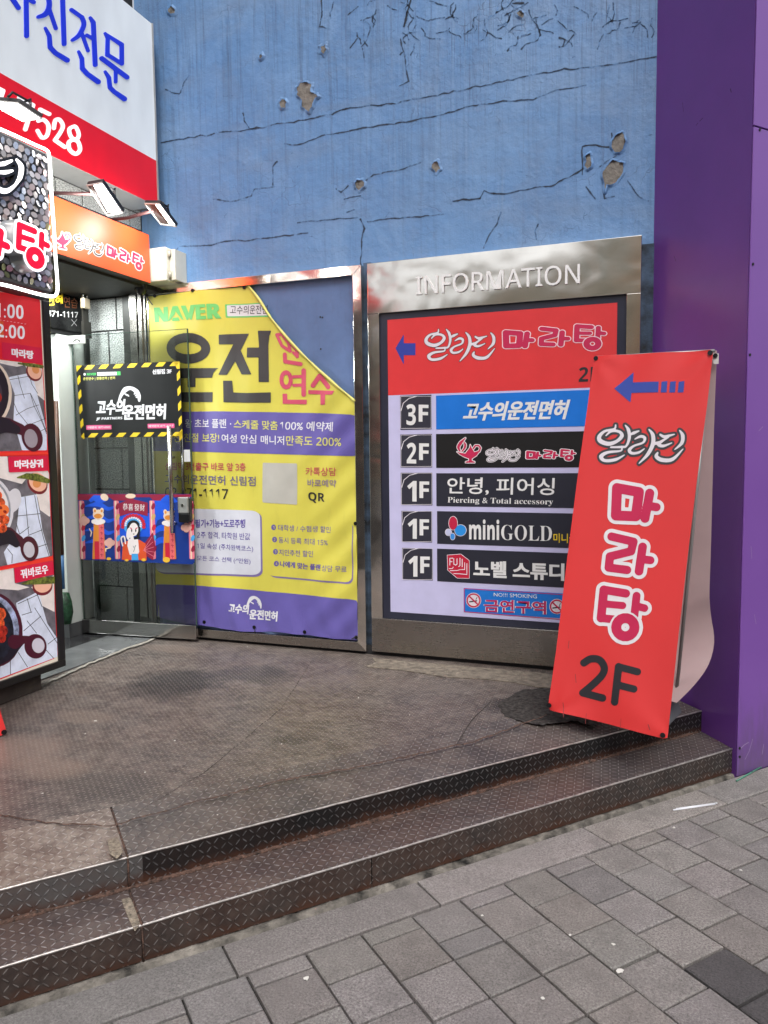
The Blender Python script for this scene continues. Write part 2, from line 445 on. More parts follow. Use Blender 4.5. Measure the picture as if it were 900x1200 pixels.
for i in range(90):
    x = rr.uniform(190, 760); y = rr.uniform(40, 330)
    if y > 300-(x-190)*0.06: continue
    p = [(x, y)]; ang = rr.uniform(0, 6.28)
    for j in range(rr.randint(1, 4)):
        ang += rr.uniform(-.8, .8); l = rr.uniform(2, 7); p.append((p[-1][0]+math.cos(ang)*l, p[-1][1]+math.sin(ang)*l))
    sh.append(jag(p, ID, .5, rr.uniform(.5, .9), 3))
crack_and_shade(sh, SHD, step=0.5)
# peeled spots: bare render with the paint lifting round them
PEEL = [M(a2, [(457,262),(468,250),(482,247),(495,252),(505,252),(501,266),(503,277),(518,284),(525,293),(512,300),(506,325),(495,340),(483,334),(474,320),(470,300),(458,285)]),
        M(a2, [(406,305),(413,298),(425,302),(429,315),(424,328),(412,330),(405,320)]),
        M(a2, [(527,140),(537,137),(545,131),(546,143),(551,152),(543,160),(540,169),(533,160),(525,160),(530,150)]),
        M(a2, [(632,552),(640,543),(655,542),(662,552),(661,563),(645,575),(634,565)]),
        M(a2, [(865,492),(875,488),(883,483),(887,498),(893,508),(882,515),(877,525),(870,512),(861,505)]),
        M(b2, [(488,372),(497,358),(515,348),(522,355),(525,375),(518,392),(508,405),(495,402),(486,390)]),
        M(b2, [(462,458),(472,440),(490,423),(505,426),(521,430),(518,450),(513,466),(500,478),(488,491),(475,487),(470,510),(468,485)]),
        M(b2, [(418,412),(430,405),(434,418),(435,440),(424,448),(416,440),(421,425)]),
        M(a2, [(70,25),(80,18),(92,32),(90,42),(80,45),(70,40)]),
        M(a2, [(344,165),(352,160),(358,170),(352,182),(345,178)]),
        M(b2, [(236,36),(246,28),(258,36),(255,48),(243,46)])]
def rag(q):
    out = []
    for (ax, ay), (bx, by) in zip(q, q[1:]+q[:1]):
        for t in (0, .33, .66): out.append((ax+(bx-ax)*t+rng.uniform(-.75, .75), ay+(by-ay)*t+rng.uniform(-.75, .75)))
    return out
for q in PEEL:
    q = rag(q)
    pc = art('peeled_patch', WP, wall, [PG(q)], CON, 0.002, step=0.9, merge=False)
    mx = sum(p[0] for p in q)/len(q); my = sum(p[1] for p in q)/len(q)
    def lf(x, y, q=q):
        d = float(field([PG(q)], np.array([[x]]), np.array([[y]]))[0, 0]); return max(0.0, 0.007-0.0030*max(0, d))*(1.0+0.9*math.sin(x*.55+y*.31))
    rim = art('paint_flake', WP, wall, [PG(q)], WALLM, 0.0015, grow=2.2, step=0.8, merge=False, minus=([PG(q)], -0.5), liftf=lf, smooth=True)

# ---- stained margins round the boards, with edge shade painted in
GRIME_SHADE = pbr('stained_shaded_paint', (0.040, 0.068, 0.115, 1), 0.75, var=0.7, scale=9, bump=.5, bscale=30)
mb = MB(); mb.box((-1.924, YW-.004, -.02), (-1.868, YW-.0005, 2.66)); mb.build('stained_shaded_strip', GRIME_SHADE, wall)
mb = MB(); mb.box((-.160, YW-.004, -.02), (-.02, YW-.0005, 2.60)); mb.build('stained_shaded_strip', GRIME_SHADE, wall)
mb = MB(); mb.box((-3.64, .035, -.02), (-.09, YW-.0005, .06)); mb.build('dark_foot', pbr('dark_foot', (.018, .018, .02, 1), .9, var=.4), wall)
# ---- purple clad pillar on the right
PUR = pbr('purple_cladding', C(112, 64, 150, .95), 0.30, var=0.05, scale=3, bump=0.03, bscale=14, dirt=0.06)
PURD = PUR
def panel_mat():
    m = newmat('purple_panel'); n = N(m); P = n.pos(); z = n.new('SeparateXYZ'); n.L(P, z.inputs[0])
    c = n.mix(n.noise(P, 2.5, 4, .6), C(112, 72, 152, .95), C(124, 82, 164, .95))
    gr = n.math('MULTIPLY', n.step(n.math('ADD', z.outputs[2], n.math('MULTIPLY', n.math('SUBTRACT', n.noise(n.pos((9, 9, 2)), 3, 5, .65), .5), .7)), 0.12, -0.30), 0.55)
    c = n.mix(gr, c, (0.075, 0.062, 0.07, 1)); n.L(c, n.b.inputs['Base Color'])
    n.L(n.math('ADD', .24, n.math('MULTIPLY', n.noise(P, 5, 5, .6), .16)), n.b.inputs['Roughness'])
    n.L(n.bump(n.noise(P, 1.6, 2, .5), .12, .03), n.b.inputs['Normal']); return m
PANEL = panel_mat()
pil = thing('purple_pillar', (0.36, -0.6, ZG), 'glossy purple clad pillar at the right end of the steps', 'pillar')
A = Vector((-0.088, 0.06, 0)); B = SO+SN*0.006
bw = [A+Vector((0.0, 0.25, 0)), A, B, B+ST*4.0, B+ST*4.0-SN*3.0]
mb = MB(); mb.prism([p+Vector((0, 0, ZG-0.05)) for p in bw], (0, 0, 9.5)); mb.build('side_cladding', PURD, pil)
pc = Plane(B, SN)
zs = onz = pc.at(890, 150).z
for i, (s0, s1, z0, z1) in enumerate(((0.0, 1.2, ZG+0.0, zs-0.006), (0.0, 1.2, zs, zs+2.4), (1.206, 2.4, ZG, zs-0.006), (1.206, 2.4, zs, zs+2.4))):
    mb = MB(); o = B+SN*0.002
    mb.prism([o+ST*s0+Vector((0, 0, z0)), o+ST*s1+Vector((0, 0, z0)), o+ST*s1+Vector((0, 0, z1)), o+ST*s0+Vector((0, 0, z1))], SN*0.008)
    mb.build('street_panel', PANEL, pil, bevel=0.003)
SCREW = pbr('dark_screw', (0.03, 0.03, 0.035, 1), 0.4, 0.6)
for px, py in ((876.5, 416), (888, 153), (864.5, 876), (864.5, 886), (880, 310)):
    mb = MB(); mb.disc(pc.at(px, py, 0.0095), SN, 0.007, 0.004, 10); mb.build('screw', SCREW, pil)

SCUF = pbr('pale_scuff', C(170, 150, 190, .8), .6)
PSC = Plane(B+SN*0.0105, SN)
art('scuff', PSC, pil, [S([(868, 877), (872, 873), (877, 870)], .8), S([(873, 890), (878, 880), (882, 866)], .5), S([(893, 884), (895, 872)], .5), S([(880, 640), (881, 655)], .4), S([(889, 505), (894, 500)], .5), S([(884, 720), (886, 731)], .4)], SCUF, .0004, step=.35)
PSD = Plane(A.lerp(B, .5), Vector(((B-A).y, -(B-A).x, 0)) * (1 if ((B-A).y) < 0 else -1))
art('scuff', PSD, pil, [S([(820, 142), (824, 138)], .6), S([(816, 147), (818, 144)], .5), S([(856, 104), (857, 108)], .9), S([(790, 300), (792, 306)], .5), S([(800, 120), (801, 131)], .4)], pbr('dull_scuff', C(70, 45, 90, .8), .7), .0006, step=.35)
# ---- diamond plate
def plate_mat(name, base, rust, pitch, rustamt, dust, worn_glint=None, metal=0.45, rough=0.45, spots=(), foot=None):
    m = newmat(name); n = N(m); uv = n.new('UVMap'); uv.uv_map = 'UVMap'
    sx = n.new('SeparateXYZ'); n.L(uv.outputs[0], sx.inputs[0])
    u = n.math('DIVIDE', sx.outputs[0], pitch); v = n.math('DIVIDE', sx.outputs[1], pitch)
    par = n.math('MODULO', n.math('ADD', n.math('ADD', n.math('FLOOR', u), n.math('FLOOR', v)), 4000.0), 2.0)
    fx = n.math('SUBTRACT', n.math('FRACT', u), 0.5); fy = n.math('SUBTRACT', n.math('FRACT', v), 0.5)
    a = n.math('MULTIPLY', n.math('ADD', fx, fy), 0.7071); b = n.math('MULTIPLY', n.math('SUBTRACT', fx, fy), 0.7071)
    ip = n.math('SUBTRACT', 1.0, par)
    la = n.math('ADD', n.math('MULTIPLY', a, ip), n.math('MULTIPLY', b, par))
    lb = n.math('ADD', n.math('MULTIPLY', b, ip), n.math('MULTIPLY', a, par))
    e = n.math('ADD', n.math('POWER', n.math('ABSOLUTE', n.math('DIVIDE', la, 0.50)), 2.0), n.math('POWER', n.math('ABSOLUTE', n.math('DIVIDE', lb, 0.115)), 2.0))
    h = n.math('SMOOTH_MIN', n.math('MAXIMUM', n.math('SUBTRACT', 1.0, e), 0.0), 0.55, 0.3)
    P = n.pos()
    big = n.noise(P, 2.2, 6, 0.62); fine = n.noise(P, 28, 6, 0.7); mid = n.noise(P, 7, 6, 0.65, 0.5)
    c = n.mix(n.step(mid, 0.3, 0.7), tuple(x*0.75 for x in base[:3])+(1,), base)
    c = n.mix(n.math('MULTIPLY', n.step(n.math('ADD', big, n.math('MULTIPLY', fine, 0.35)), 0.55, 0.8), rustamt), c, rust)
    c = n.mix(n.math('MULTIPLY', n.step(n.math('ADD', n.math('MULTIPLY', mid, 0.45), n.math('MULTIPLY', fine, 0.65)), 0.48, 0.68), dust), c, (0.30, 0.255, 0.22, 1))
    for (cx, cy, rx, ry, col, amt) in spots:      # stains, painted-in light and worn places, where they lie on the plate
        sp_ = n.new('SeparateXYZ'); n.L(P, sp_.inputs[0])
        q = n.math('ADD', n.math('POWER', n.math('ABSOLUTE', n.math('DIVIDE', n.math('SUBTRACT', sp_.outputs[0], cx), rx)), 2.0), n.math('POWER', n.math('ABSOLUTE', n.math('DIVIDE', n.math('SUBTRACT', sp_.outputs[1], cy), ry)), 2.0))
        f = n.step(n.math('ADD', q, n.math('MULTIPLY', n.math('SUBTRACT', mid, 0.5), 1.6)), 1.25, 0.35)
        c = n.mix(n.math('MULTIPLY', f, amt), c, col)
    if foot is not None:     # rust creeping up from the foot of the riser
        f = n.step(n.math('ADD', n.math('SUBTRACT', sx.outputs[1], 40.0+foot), n.math('MULTIPLY', n.math('SUBTRACT', mid, 0.5), 0.10)), 0.045, 0.005)
        c = n.mix(n.math('MULTIPLY', f, 0.85), c, (0.085, 0.036, 0.022, 1))
    top = n.step(h, 0.25, 0.5)
    c = n.mix(n.math('MULTIPLY', top, n.step(fine, 0.25, 0.6)), c, worn_glint or (0.26, 0.24, 0.23, 1)) if worn_glint else c  # lozenge tops paler from wear, their glints painted in too
    n.L(c, n.b.inputs['Base Color']); n.b.inputs['Metallic'].default_value = metal
    n.L(n.math('ADD', rough-0.1, n.math('ADD', n.math('MULTIPLY', fine, 0.25), n.math('MULTIPLY', top, -0.08))), n.b.inputs['Roughness'])
    hh = n.math('ADD', n.math('MULTIPLY', h, 1.0), n.math('MULTIPLY', fine, 0.12))
    nrm = n.bump(hh, 1.0, 0.0065)
    nrm = n.bump(n.noise(P, 3.0, 3, 0.5), 0.5, 0.02, nrm)
    n.L(nrm, n.b.inputs['Normal'])
    return m
DUSTY = (0.165, 0.125, 0.105, 1); RUST = (0.115, 0.052, 0.030, 1); DARK = (0.035, 0.033, 0.034, 1)
def xy(px, py): p = ZP(0).at(px, py); return p.x, p.y
def spot(px, py, rx, ry, col, amt): return (*xy(px, py), rx, ry, col, amt)
FLOORM = plate_mat('rusty_floor_plate', (0.098, 0.082, 0.077, 1), (0.12, 0.08, 0.064, 1), 0.022, 0.45, 0.5, worn_glint=(0.34, 0.295, 0.27, 1), metal=0.3, rough=0.42,
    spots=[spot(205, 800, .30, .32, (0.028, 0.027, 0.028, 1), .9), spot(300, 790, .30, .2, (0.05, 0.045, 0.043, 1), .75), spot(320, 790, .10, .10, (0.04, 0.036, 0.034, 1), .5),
           spot(120, 920, .35, .14, (0.055, 0.047, 0.044, 1), .6), spot(60, 900, .2, .12, (0.26, 0.19, 0.15, 1), .5), spot(20, 880, .25, .2, (0.25, 0.19, 0.155, 1), .6), spot(100, 840, .2, .1, (0.24, 0.185, 0.15, 1), .5),  # pale spots here: light from the signs and menu box, painted in
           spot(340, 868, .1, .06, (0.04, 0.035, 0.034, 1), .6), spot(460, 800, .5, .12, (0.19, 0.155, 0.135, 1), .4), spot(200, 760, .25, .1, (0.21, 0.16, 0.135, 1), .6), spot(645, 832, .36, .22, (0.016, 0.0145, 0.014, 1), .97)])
NOSEM = plate_mat('worn_nosing_plate', (0.090, 0.078, 0.077, 1), (0.12, 0.078, 0.062, 1), 0.028, 0.4, 0.28, worn_glint=(0.31, 0.285, 0.275, 1), metal=0.3, rough=0.42,
    spots=[spot(600, 885, .25, .15, (0.05, 0.042, 0.045, 1), .6)])
PALEM = plate_mat('pale_worn_plate', (0.15, 0.115, 0.10, 1), (0.15, 0.085, 0.06, 1), 0.028, 0.5, 0.85, worn_glint=(0.42, 0.375, 0.35, 1), metal=0.2, rough=0.5)
TREADM = plate_mat('rusty_tread_plate', (0.090, 0.074, 0.075, 1), (0.13, 0.068, 0.050, 1), 0.028, 0.45, 0.16, worn_glint=(0.34, 0.31, 0.31, 1), metal=0.35, rough=0.42)
BLACKM = plate_mat('black_riser_plate', (0.016, 0.016, 0.017, 1), (0.05, 0.025, 0.018, 1), 0.028, 0.25, 0.0, worn_glint=(0.13, 0.13, 0.135, 1), metal=0.4, rough=0.36, foot=-0.150)
GREYM = plate_mat('grey_riser_plate', (0.115, 0.118, 0.12, 1), (0.10, 0.045, 0.03, 1), 0.028, 0.35, 0.05, worn_glint=(0.27, 0.27, 0.275, 1), metal=0.4, rough=0.42, foot=-0.150)
BROWNM = plate_mat('brown_riser_plate', (0.046, 0.039, 0.037, 1), (0.075, 0.040, 0.030, 1), 0.028, 0.55, 0.1, worn_glint=(0.20, 0.18, 0.17, 1), metal=0.35, rough=0.42, foot=-0.285)
EDGEM = pbr('bare_steel_edge', (0.50, 0.47, 0.45, 1), 0.35, 0.7, var=0.3, scale=30)
RUSTM = pbr('rust_seam', (0.10, 0.055, 0.040, 1), 0.85, var=0.6, scale=60, bump=0.8, bscale=120)
NU = -0.262; NZU = -0.034          # front line of the upper step, its top dips a little to the street
def uvp(v): d = Vector(v)-SO; return (d.dot(ST)+40, d.dot(SN)+40)
def uvr(v): d = Vector(v)-SO; return (d.dot(ST)+40, v[2]+40)
def sheet(name, pts, mat, uvf, parent=None, kind=None, f=None):
    o = obj(name, pts, f or [list(range(len(pts)))], mat, parent, uvs=[uvf(p) for p in pts], loc=(0, 0, 0) if not parent else None)
    return tag(o, kind=kind) if kind else o
SL = -5.2
def sjoin(px, py, z): d = ZP(z).at(px, py)-SO; return d.dot(ST)
sJ = sjoin(150, 1005, NZU)
# pillar side line from A to B, met by the step lines
def pil_s(n):
    # where the line at offset n meets the pillar's side A-B
    d = B-A; t = ((n)-(A-SO).dot(SN))/d.dot(SN); return (A+d*t-SO).dot(ST)
NB = NU-0.36                          # back edge of the nosing plate
plat = tag(bpy.data.objects.new('steel_platform', None), kind='structure'); COL.objects.link(plat); WLOC[plat.name] = Vector((0, 0, 0))
# main floor
fl = [sp(SL, NB), sp(pil_s(NB), NB), A, Vector((-3.63, YW, 0)), Vector((-3.63, -4.5, 0))]
q0 = [sp(SL, NB, 0.0)]; 
Lx = sp(0, NB); t = (-3.63-Lx.x)/ST.x; cornerL = sp(t, NB)
fl = [cornerL, sp(pil_s(NB), NB), A, Vector((-3.63, YW, 0))]
sheet('floor_plate', fl, FLOORM, uvp, plat)
# weld seams of the floor plate
SEAM = pbr('plate_seam', (0.035, 0.028, 0.025, 1), 0.8, var=0.4, scale=50)
g0 = ZP(0.0008)
art('seam', g0, plat, [jag([(150, 958), (240, 905), (330, 830), (365, 775)], ID, .6, 0.7, 9, True)], SEAM, 0.0006, step=1.0)
art('seam', g0, plat, [jag([(535, 872), (552, 845), (575, 822)], ID, .5, 1.1, 5, True)], SEAM, 0.0006, step=0.9)
# nosing plates, sloped to the street
for s0, s1, mt in ((SL, sJ-0.004, PALEM), (sJ+0.004, pil_s(NU)-0.002, NOSEM)):
    b1 = min(s1, pil_s(NB)) if s1 > -0.5 else s1
    p = [sp(s0, NB+0.003, 0.001), sp(s0, NU, NZU), sp(s1, NU, NZU), sp(s1 if s1 < -0.5 else b1, NB+0.003, 0.001)]
    sheet('nosing_plate', p, mt, uvp, plat)
art('rust_line', ZP(0.002), plat, [jag([(0, 955), (60, 965), (130, 968), (230, 940), (330, 915), (450, 893), (560, 868), (640, 838)], ID, 1.0, 1.5, 6, True)], RUSTM, 0.0016, step=1.1)
# upper risers
for s0, s1, mt in ((SL, sJ-0.004, GREYM), (sJ+0.004, sJ+0.05, GREYM), (sJ+0.05, pil_s(NU), BLACKM)):
    sheet('upper_riser', [sp(s0, NU, ZL), sp(s1, NU, ZL), sp(s1, NU, NZU-0.002), sp(s0, NU, NZU-0.002)], mt, uvr, plat)
sJ2 = sjoin(165, 1080, ZL); sJ3 = sjoin(440, 1008, ZL)
NL = -0.02
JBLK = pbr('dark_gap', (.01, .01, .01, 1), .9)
for s0, s1, mt in ((SL, sJ2-0.004, TREADM), (sJ2+0.004, pil_s(NL), TREADM)):
    s1b = pil_s(NU) if s1 > -0.5 else s1
    sheet('lower_tread', [sp(s0, NU-0.01, ZL), sp(s0, NL, ZL), sp(s1, NL, ZL), sp(s1b, NU-0.01, ZL)], mt, uvp, plat)
for s0, s1, mt in ((SL, sJ2-0.004, BROWNM), (sJ2+0.004, sJ3-.002, BROWNM), (sJ3+.002, pil_s(NL)+0.004, BROWNM)):
    sheet('lower_riser', [sp(s0, NL, ZG+0.010), sp(s1, NL, ZG+0.010), sp(s1, NL, ZL-0.002), sp(s0, NL, ZL-0.002)], mt, uvr, plat)
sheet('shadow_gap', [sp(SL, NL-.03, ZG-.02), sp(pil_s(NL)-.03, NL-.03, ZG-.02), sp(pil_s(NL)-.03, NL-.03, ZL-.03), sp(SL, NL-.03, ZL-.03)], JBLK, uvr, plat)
# bare rounded edges, rust along the inner corner, weld joints
for n_, z_, s0, s1 in ((NU, NZU, SL, pil_s(NU)), (NL, ZL, SL, pil_s(NL))):
    pts = []
    s = s0
    while s < s1: pts.append(sp(s, n_-0.0015, z_-0.002+rng.uniform(-.0008, .0008))); s += 0.06
    pts.append(sp(s1, n_-0.0015, z_-0.002)); mb = MB(); mb.tube(pts, 0.0042, 8); mb.build('worn_edge', EDGEM, plat, smooth=True)
mb = MB(); pts = []; s = SL
while s < pil_s(NU): pts.append((s, rng.uniform(0.5, 1.4))); s += 0.05
mb.tube([sp(s, NU+0.004, ZL+0.002) for s, _ in pts], [0.009*r for _, r in pts], 6); mb.build('rust_line', RUSTM, plat, smooth=True)
PALEW = pbr('weld_filler', C(150, 138, 122, .8), 0.85, var=0.4, scale=70, bump=0.6, bscale=90)
mb = MB(); mb.tube([sp(sJ, NB+0.02, 0.0), sp(sJ, NB+.15, -0.012), sp(sJ, NU, NZU), sp(sJ, NU+0.003, ZL)], 0.004, 6)
mb.tube([sp(sJ2, NU+0.01, ZL), sp(sJ2, NL, ZL), sp(sJ2, NL+0.002, ZG)], 0.004, 6); mb.build('weld_joint', RUSTM, plat, smooth=True)
art('filler_smear', ZP(ZL), plat, [PG([(142, 1054), (152, 1052), (160, 1062), (164, 1084), (158, 1092), (152, 1080), (146, 1065)])], PALEW, 0.0012, step=1.0)
art('filler_smear', ZP(NZU*0.6), plat, [PG([(126, 985), (138, 982), (144, 1000), (137, 1008), (129, 1002)])], PALEW, 0.004, step=1.0)
# skirt under the platform's right end
# concrete strip under the information board and wet patch
CONG = pbr('rough_concrete', C(128, 118, 106, .8), 0.9, var=0.35, scale=22, bump=1.0, bscale=50)
art('concrete_strip', ZP(0.0), plat, [PG([(436, 770), (440, 772), (640, 790), (662, 800), (660, 808), (630, 806), (600, 800), (560, 796), (520, 794), (492, 789), (470, 786), (428, 782), (440, 777)])], CONG, 0.006, step=1.5, thick=0.005)

ASPH = pbr('asphalt_patch', (0.048, 0.043, 0.041, 1), 0.9, var=0.5, scale=40, bump=.25, bscale=90, spec=.15)
wq = [(584, 826), (590, 820), (600, 815), (612, 809), (626, 808), (640, 806), (668, 808), (700, 820), (700, 850), (690, 850), (672, 845), (662, 848), (650, 847), (638, 850), (625, 849), (612, 845), (600, 843), (590, 838)]
wq2 = []
for (ax, ay), (bx, by) in zip(wq, wq[1:]+wq[:1]):
    for t in (0, .25, .5, .75): wq2.append((ax+(bx-ax)*t+rng.uniform(-1.6, 1.6), ay+(by-ay)*t+rng.uniform(-.9, .9)))
art('asphalt_patch', ZP(0.0), plat, [PG(wq2)], ASPH, 0.0025, step=0.8)
# ---- shop threshold tiles
TILE = pbr('grey_floor_tile', C(118, 120, 122, .75), 0.22, var=0.12, scale=7)
TILED = pbr('dark_floor_tile', C(58, 58, 60, .7), 0.2, var=0.12, scale=7)
th = tag(bpy.data.objects.new('threshold_floor', None), kind='structure'); COL.objects.link(th); WLOC[th.name] = Vector((0, 0, 0))
mb = MB(); mb.box((-4.02, -4.5, -0.2), (-3.632, YW, 0.008)); mb.build('tile_floor', TILE, th)
mb = MB(); mb.box((-4.30, -4.5, -0.2), (-4.024, YW, 0.008)); mb.build('tile_band', TILED, th)
mb = MB(); mb.box((-9.0, -4.5, -0.2), (-4.304, 2.0, 0.006)); mb.build('inner_floor', TILED, th)
art('filler_line', ZP(0.004), th, [jag([(20, 818), (60, 798), (110, 776), (150, 760), (172, 752), (205, 738)], ID, .8, 2.2, 6, True)], pbr('pale_filler', C(160, 155, 146, .8), 0.9, var=.3, scale=60), 0.0055, step=0.9)

# ---- pavement
def paver_mat():
    m = newmat('concrete_paver'); n = N(m); P = n.pos()
    at = n.new('Attribute'); at.attribute_name = 'tone'
    f = n.noise(P, 130, 5, 0.85); g = n.noise(P, 9, 6, 0.65); d = n.noise(P, 1.6, 5, 0.6)
    c = n.mix(n.step(f, 0.33, 0.68), (0.055, 0.050, 0.049, 1), (0.345, 0.322, 0.312, 1))
    c = n.mix(n.math('MULTIPLY', n.step(g, 0.42, 0.68), 0.5), c, (0.098, 0.089, 0.087, 1))
    c = n.mix(n.math('MULTIPLY', n.step(d, 0.42, 0.66), 0.3), c, (0.23, 0.212, 0.204, 1))
    mlt = n.new('Mix', data_type='RGBA', blend_type='MULTIPLY'); mlt.inputs[0].default_value = 1.0
    n.L(c, mlt.inputs[6]); n.L(at.outputs['Color'], mlt.inputs[7]); n.L(mlt.outputs[2], n.b.inputs['Base Color'])
    n.b.inputs['Roughness'].default_value = 0.8
    n.L(n.bump(n.math('ADD', f, n.math('MULTIPLY', g, 1.2)), 0.6, 0.006), n.b.inputs['Normal'])
    return m
def tone_attr(o, tones):
    me = o.data; at = me.color_attributes.new('tone', 'FLOAT_COLOR', 'CORNER')
    for p in me.polygons:
        for li in p.loop_indices: t = tones[p.index]; at.data[li].color = (t[0], t[1], t[2], 1)
PAV = paver_mat()
prng = random.Random(3)
V, F, T = [], [], []
def paver(s0, s1, n0, n1, tone, dz=0.0, bev=0.005, gap=0.0042):
    s0 += gap; s1 -= gap; n0 += gap; n1 -= gap
    z1 = ZG+dz; tl = [prng.uniform(-.0016, .0016) for _ in range(4)]
    lo = [(s0, n0), (s1, n0), (s1, n1), (s0, n1)]; hi = [(s0+bev, n0+bev), (s1-bev, n0+bev), (s1-bev, n1-bev), (s0+bev, n1-bev)]
    b = len(V)
    V.extend([sp(s, n, ZG-0.03) for s, n in lo]); V.extend([sp(s, n, z1-bev*.8+t) for (s, n), t in zip(lo, tl)]); V.extend([sp(s, n, z1+t) for (s, n), t in zip(hi, tl)])
    for i in range(4):
        j = (i+1) % 4; F.append([b+j, b+i, b+4+i, b+4+j]); F.append([b+4+j, b+4+i, b+8+i, b+8+j]); T.extend([tone]*2)
    F.append([b+8+3, b+8+2, b+8+1, b+8]); T.append(tone)
def rt():
    t = prng.uniform(0.86, 1.10); return (t*prng.uniform(.98, 1.03), t, t*prng.uniform(.96, 1.02))
cols = [round(-1.632+0.2085*i, 4) for i in range(-17, 18)]
slab = [-5.0, -4.25, -3.5, -2.70, -1.92, -1.05, -0.3, 0.5, 1.3, 2.0]
for s0, s1 in zip(slab, slab[1:]):
    t = rt(); paver(s0, s1, 0.012, 0.192, tuple(x*1.12 for x in t) if s0 > -2.8 else tuple(x*0.92 for x in t), 0.002, 0.006, 0.004)
DARKP = (0.34, 0.34, 0.36)
for i, s0 in enumerate(cols):
    n0 = 0.194
    first = 0.176 if i % 2 else 0.276-0.2
    while n0 < 2.4:
        ln = first if first else (0.1 if prng.random() < 0.05 else 0.2); first = None
        tone = rt()
        if abs(s0+1.38) < 0.11 and abs(n0-0.97) < 0.11: tone = DARKP
        paver(s0, s0+0.2085, n0, n0+ln, tone, prng.uniform(-.002, .002)); n0 += ln
F = [f[::-1] for f in F]
o = obj('sidewalk', V, F, PAV, loc=(0, 0, 0)); tone_attr(o, T); tag(o, kind='structure')
o = obj('sidewalk_bed', [sp(-40, -12, ZG-0.018), sp(40, -12, ZG-0.018), sp(40, 3.2, ZG-0.018), sp(-40, 3.2, ZG-0.018)], [[3, 2, 1, 0]], pbr('joint_sand', (0.022, 0.020, 0.019, 1), 0.95, var=.3, scale=30), loc=(0, 0, 0)); tag(o, kind='structure')
o = obj('sidewalk_far', [sp(-40, 2.42, ZG-0.004), sp(40, 2.42, ZG-0.004), sp(40, 3.2, ZG-0.004), sp(-40, 3.2, ZG-0.004)], [[3, 2, 1, 0]], pbr('plain_paving', C(140, 132, 128, .6), .85), loc=(0, 0, 0)); tag(o, kind='structure')
mb = MB(); mb.prism([sp(-40, 3.2, ZG-.2), sp(40, 3.2, ZG-.2), sp(40, 3.35, ZG-.2), sp(-40, 3.35, ZG-.2)], (0, 0, .198)); tag(mb.build('street_kerb', pbr('granite_kerb', C(150, 148, 145, .7), .8, bump=.3), loc=(0, 0, 0)), kind='structure')
o = obj('road', [sp(-60, 3.35, ZG-.13), sp(60, 3.35, ZG-.13), sp(60, 12, ZG-.13), sp(-60, 12, ZG-.13)], [[3, 2, 1, 0]], pbr('asphalt', (.05, .05, .052, 1), .85, bump=.4), loc=(0, 0, 0)); tag(o, kind='structure')
o = obj('ground', [(-150, -150, -.5), (150, -150, -.5), (150, 150, -.5), (-150, 150, -.5)], [[0, 1, 2, 3]], pbr('far_ground', (.07, .07, .07, 1), .9), loc=(0, 0, 0)); tag(o, kind='structure')
# crumbling mortar at the foot of the steps
MORT = pbr('crumbling_mortar', C(138, 132, 124, .62), 0.95, var=0.75, scale=11, bump=1.0, bscale=45)
MOSS = pbr('moss', C(58, 70, 40, .8), 0.95, var=0.5, scale=60, bump=1.0, bscale=120)
V, F = [], []; s = SL; i = 0
while s < 0.02:
    wv = 0.010+0.008*math.sin(s*7.1)+0.008*math.sin(s*3.1+1)+prng.uniform(-.005, .005); hz = 0.006+prng.uniform(-.004, .004); wv = max(.001, wv)
    if s > -0.75: wv *= max(0.1, (-s)/0.75)
    V += [sp(s, NL-0.03, ZG+hz*.4), sp(s, NL+0.006, ZG+hz), sp(s, NL+0.012+wv, ZG+hz*.6), sp(s, NL+0.022+wv, ZG-0.012)]
    if i: 
        b = (i-1)*4
        for j in range(3): F.append([b+j, b+j+1, b+5+j, b+4+j])
    s += 0.022; i += 1
o = obj('mortar_strip', V, F, MORT, loc=(0, 0, 0)); tag(o, kind='structure')
# ================================================================== LETTER ART (drawn once, placed many times)
# brush writing, drawn in a 500 x 240 box
ALA = [BR([(150,552),(182,526),(226,528),(243,552),(214,584),(165,600),(118,584),(112,557),(144,526),(198,513),(207,490)], [7,14,16,22,18,24,26,22,14,12,8]),
       BR([(262,490),(281,518),(286,565),(268,612),(240,618),(178,620)], [6,20,18,12,14,10]), BR([(284,548),(312,536),(342,524)], [8,18,8]),
       BR([(240,616),(236,640),(160,650),(122,674),(142,698),(205,692),(258,664)], [8,10,16,24,18,18,5]),
       BR([(318,572),(352,556),(376,565),(366,592),(312,612),(286,636),(300,654),(340,650),(374,628)], [6,16,18,12,12,20,16,14,5]),
       BR([(402,516),(424,548),(424,600),(394,660),(342,714)], [8,22,24,20,5]), BR([(426,600),(446,596),(468,586)], [12,18,8]),
       BR([(468,546),(490,558),(520,552),(552,544)], [12,18,14,6]), BR([(518,560),(474,586),(458,604),(486,612),(536,594)], [6,16,20,16,5]),
       BR([(582,522),(600,552),(594,596),(552,634)], [8,22,20,5]), BR([(452,652),(444,674),(478,694),(540,690),(602,630)], [10,22,24,20,5])]
ALA_BOX = (105, 484, 612, 722)
MA = [S([(140,350),(250,370),(234,492),(134,488)], 50, True), S([(304,376),(280,502)], 46), S([(298,440),(338,446)], 42)]
RA = [S([(112,594),(222,620),(210,668),(104,694),(98,750),(190,762)], 42), S([(268,646),(250,768)], 44), S([(262,708),(308,713)], 40)]
TA1 = [S([(74,862),(60,1004)], 44), S([(76,862),(184,880)], 42), S([(70,932),(168,941)], 36), S([(60,1004),(140,1012)], 40), S([(238,892),(226,1000)], 40), S([(238,944),(278,954)], 38)]
TA2 = [S([(182+46*math.cos(t), 1050+46*math.sin(t)) for t in [i*math.pi/9 for i in range(18)]], 50, True)]
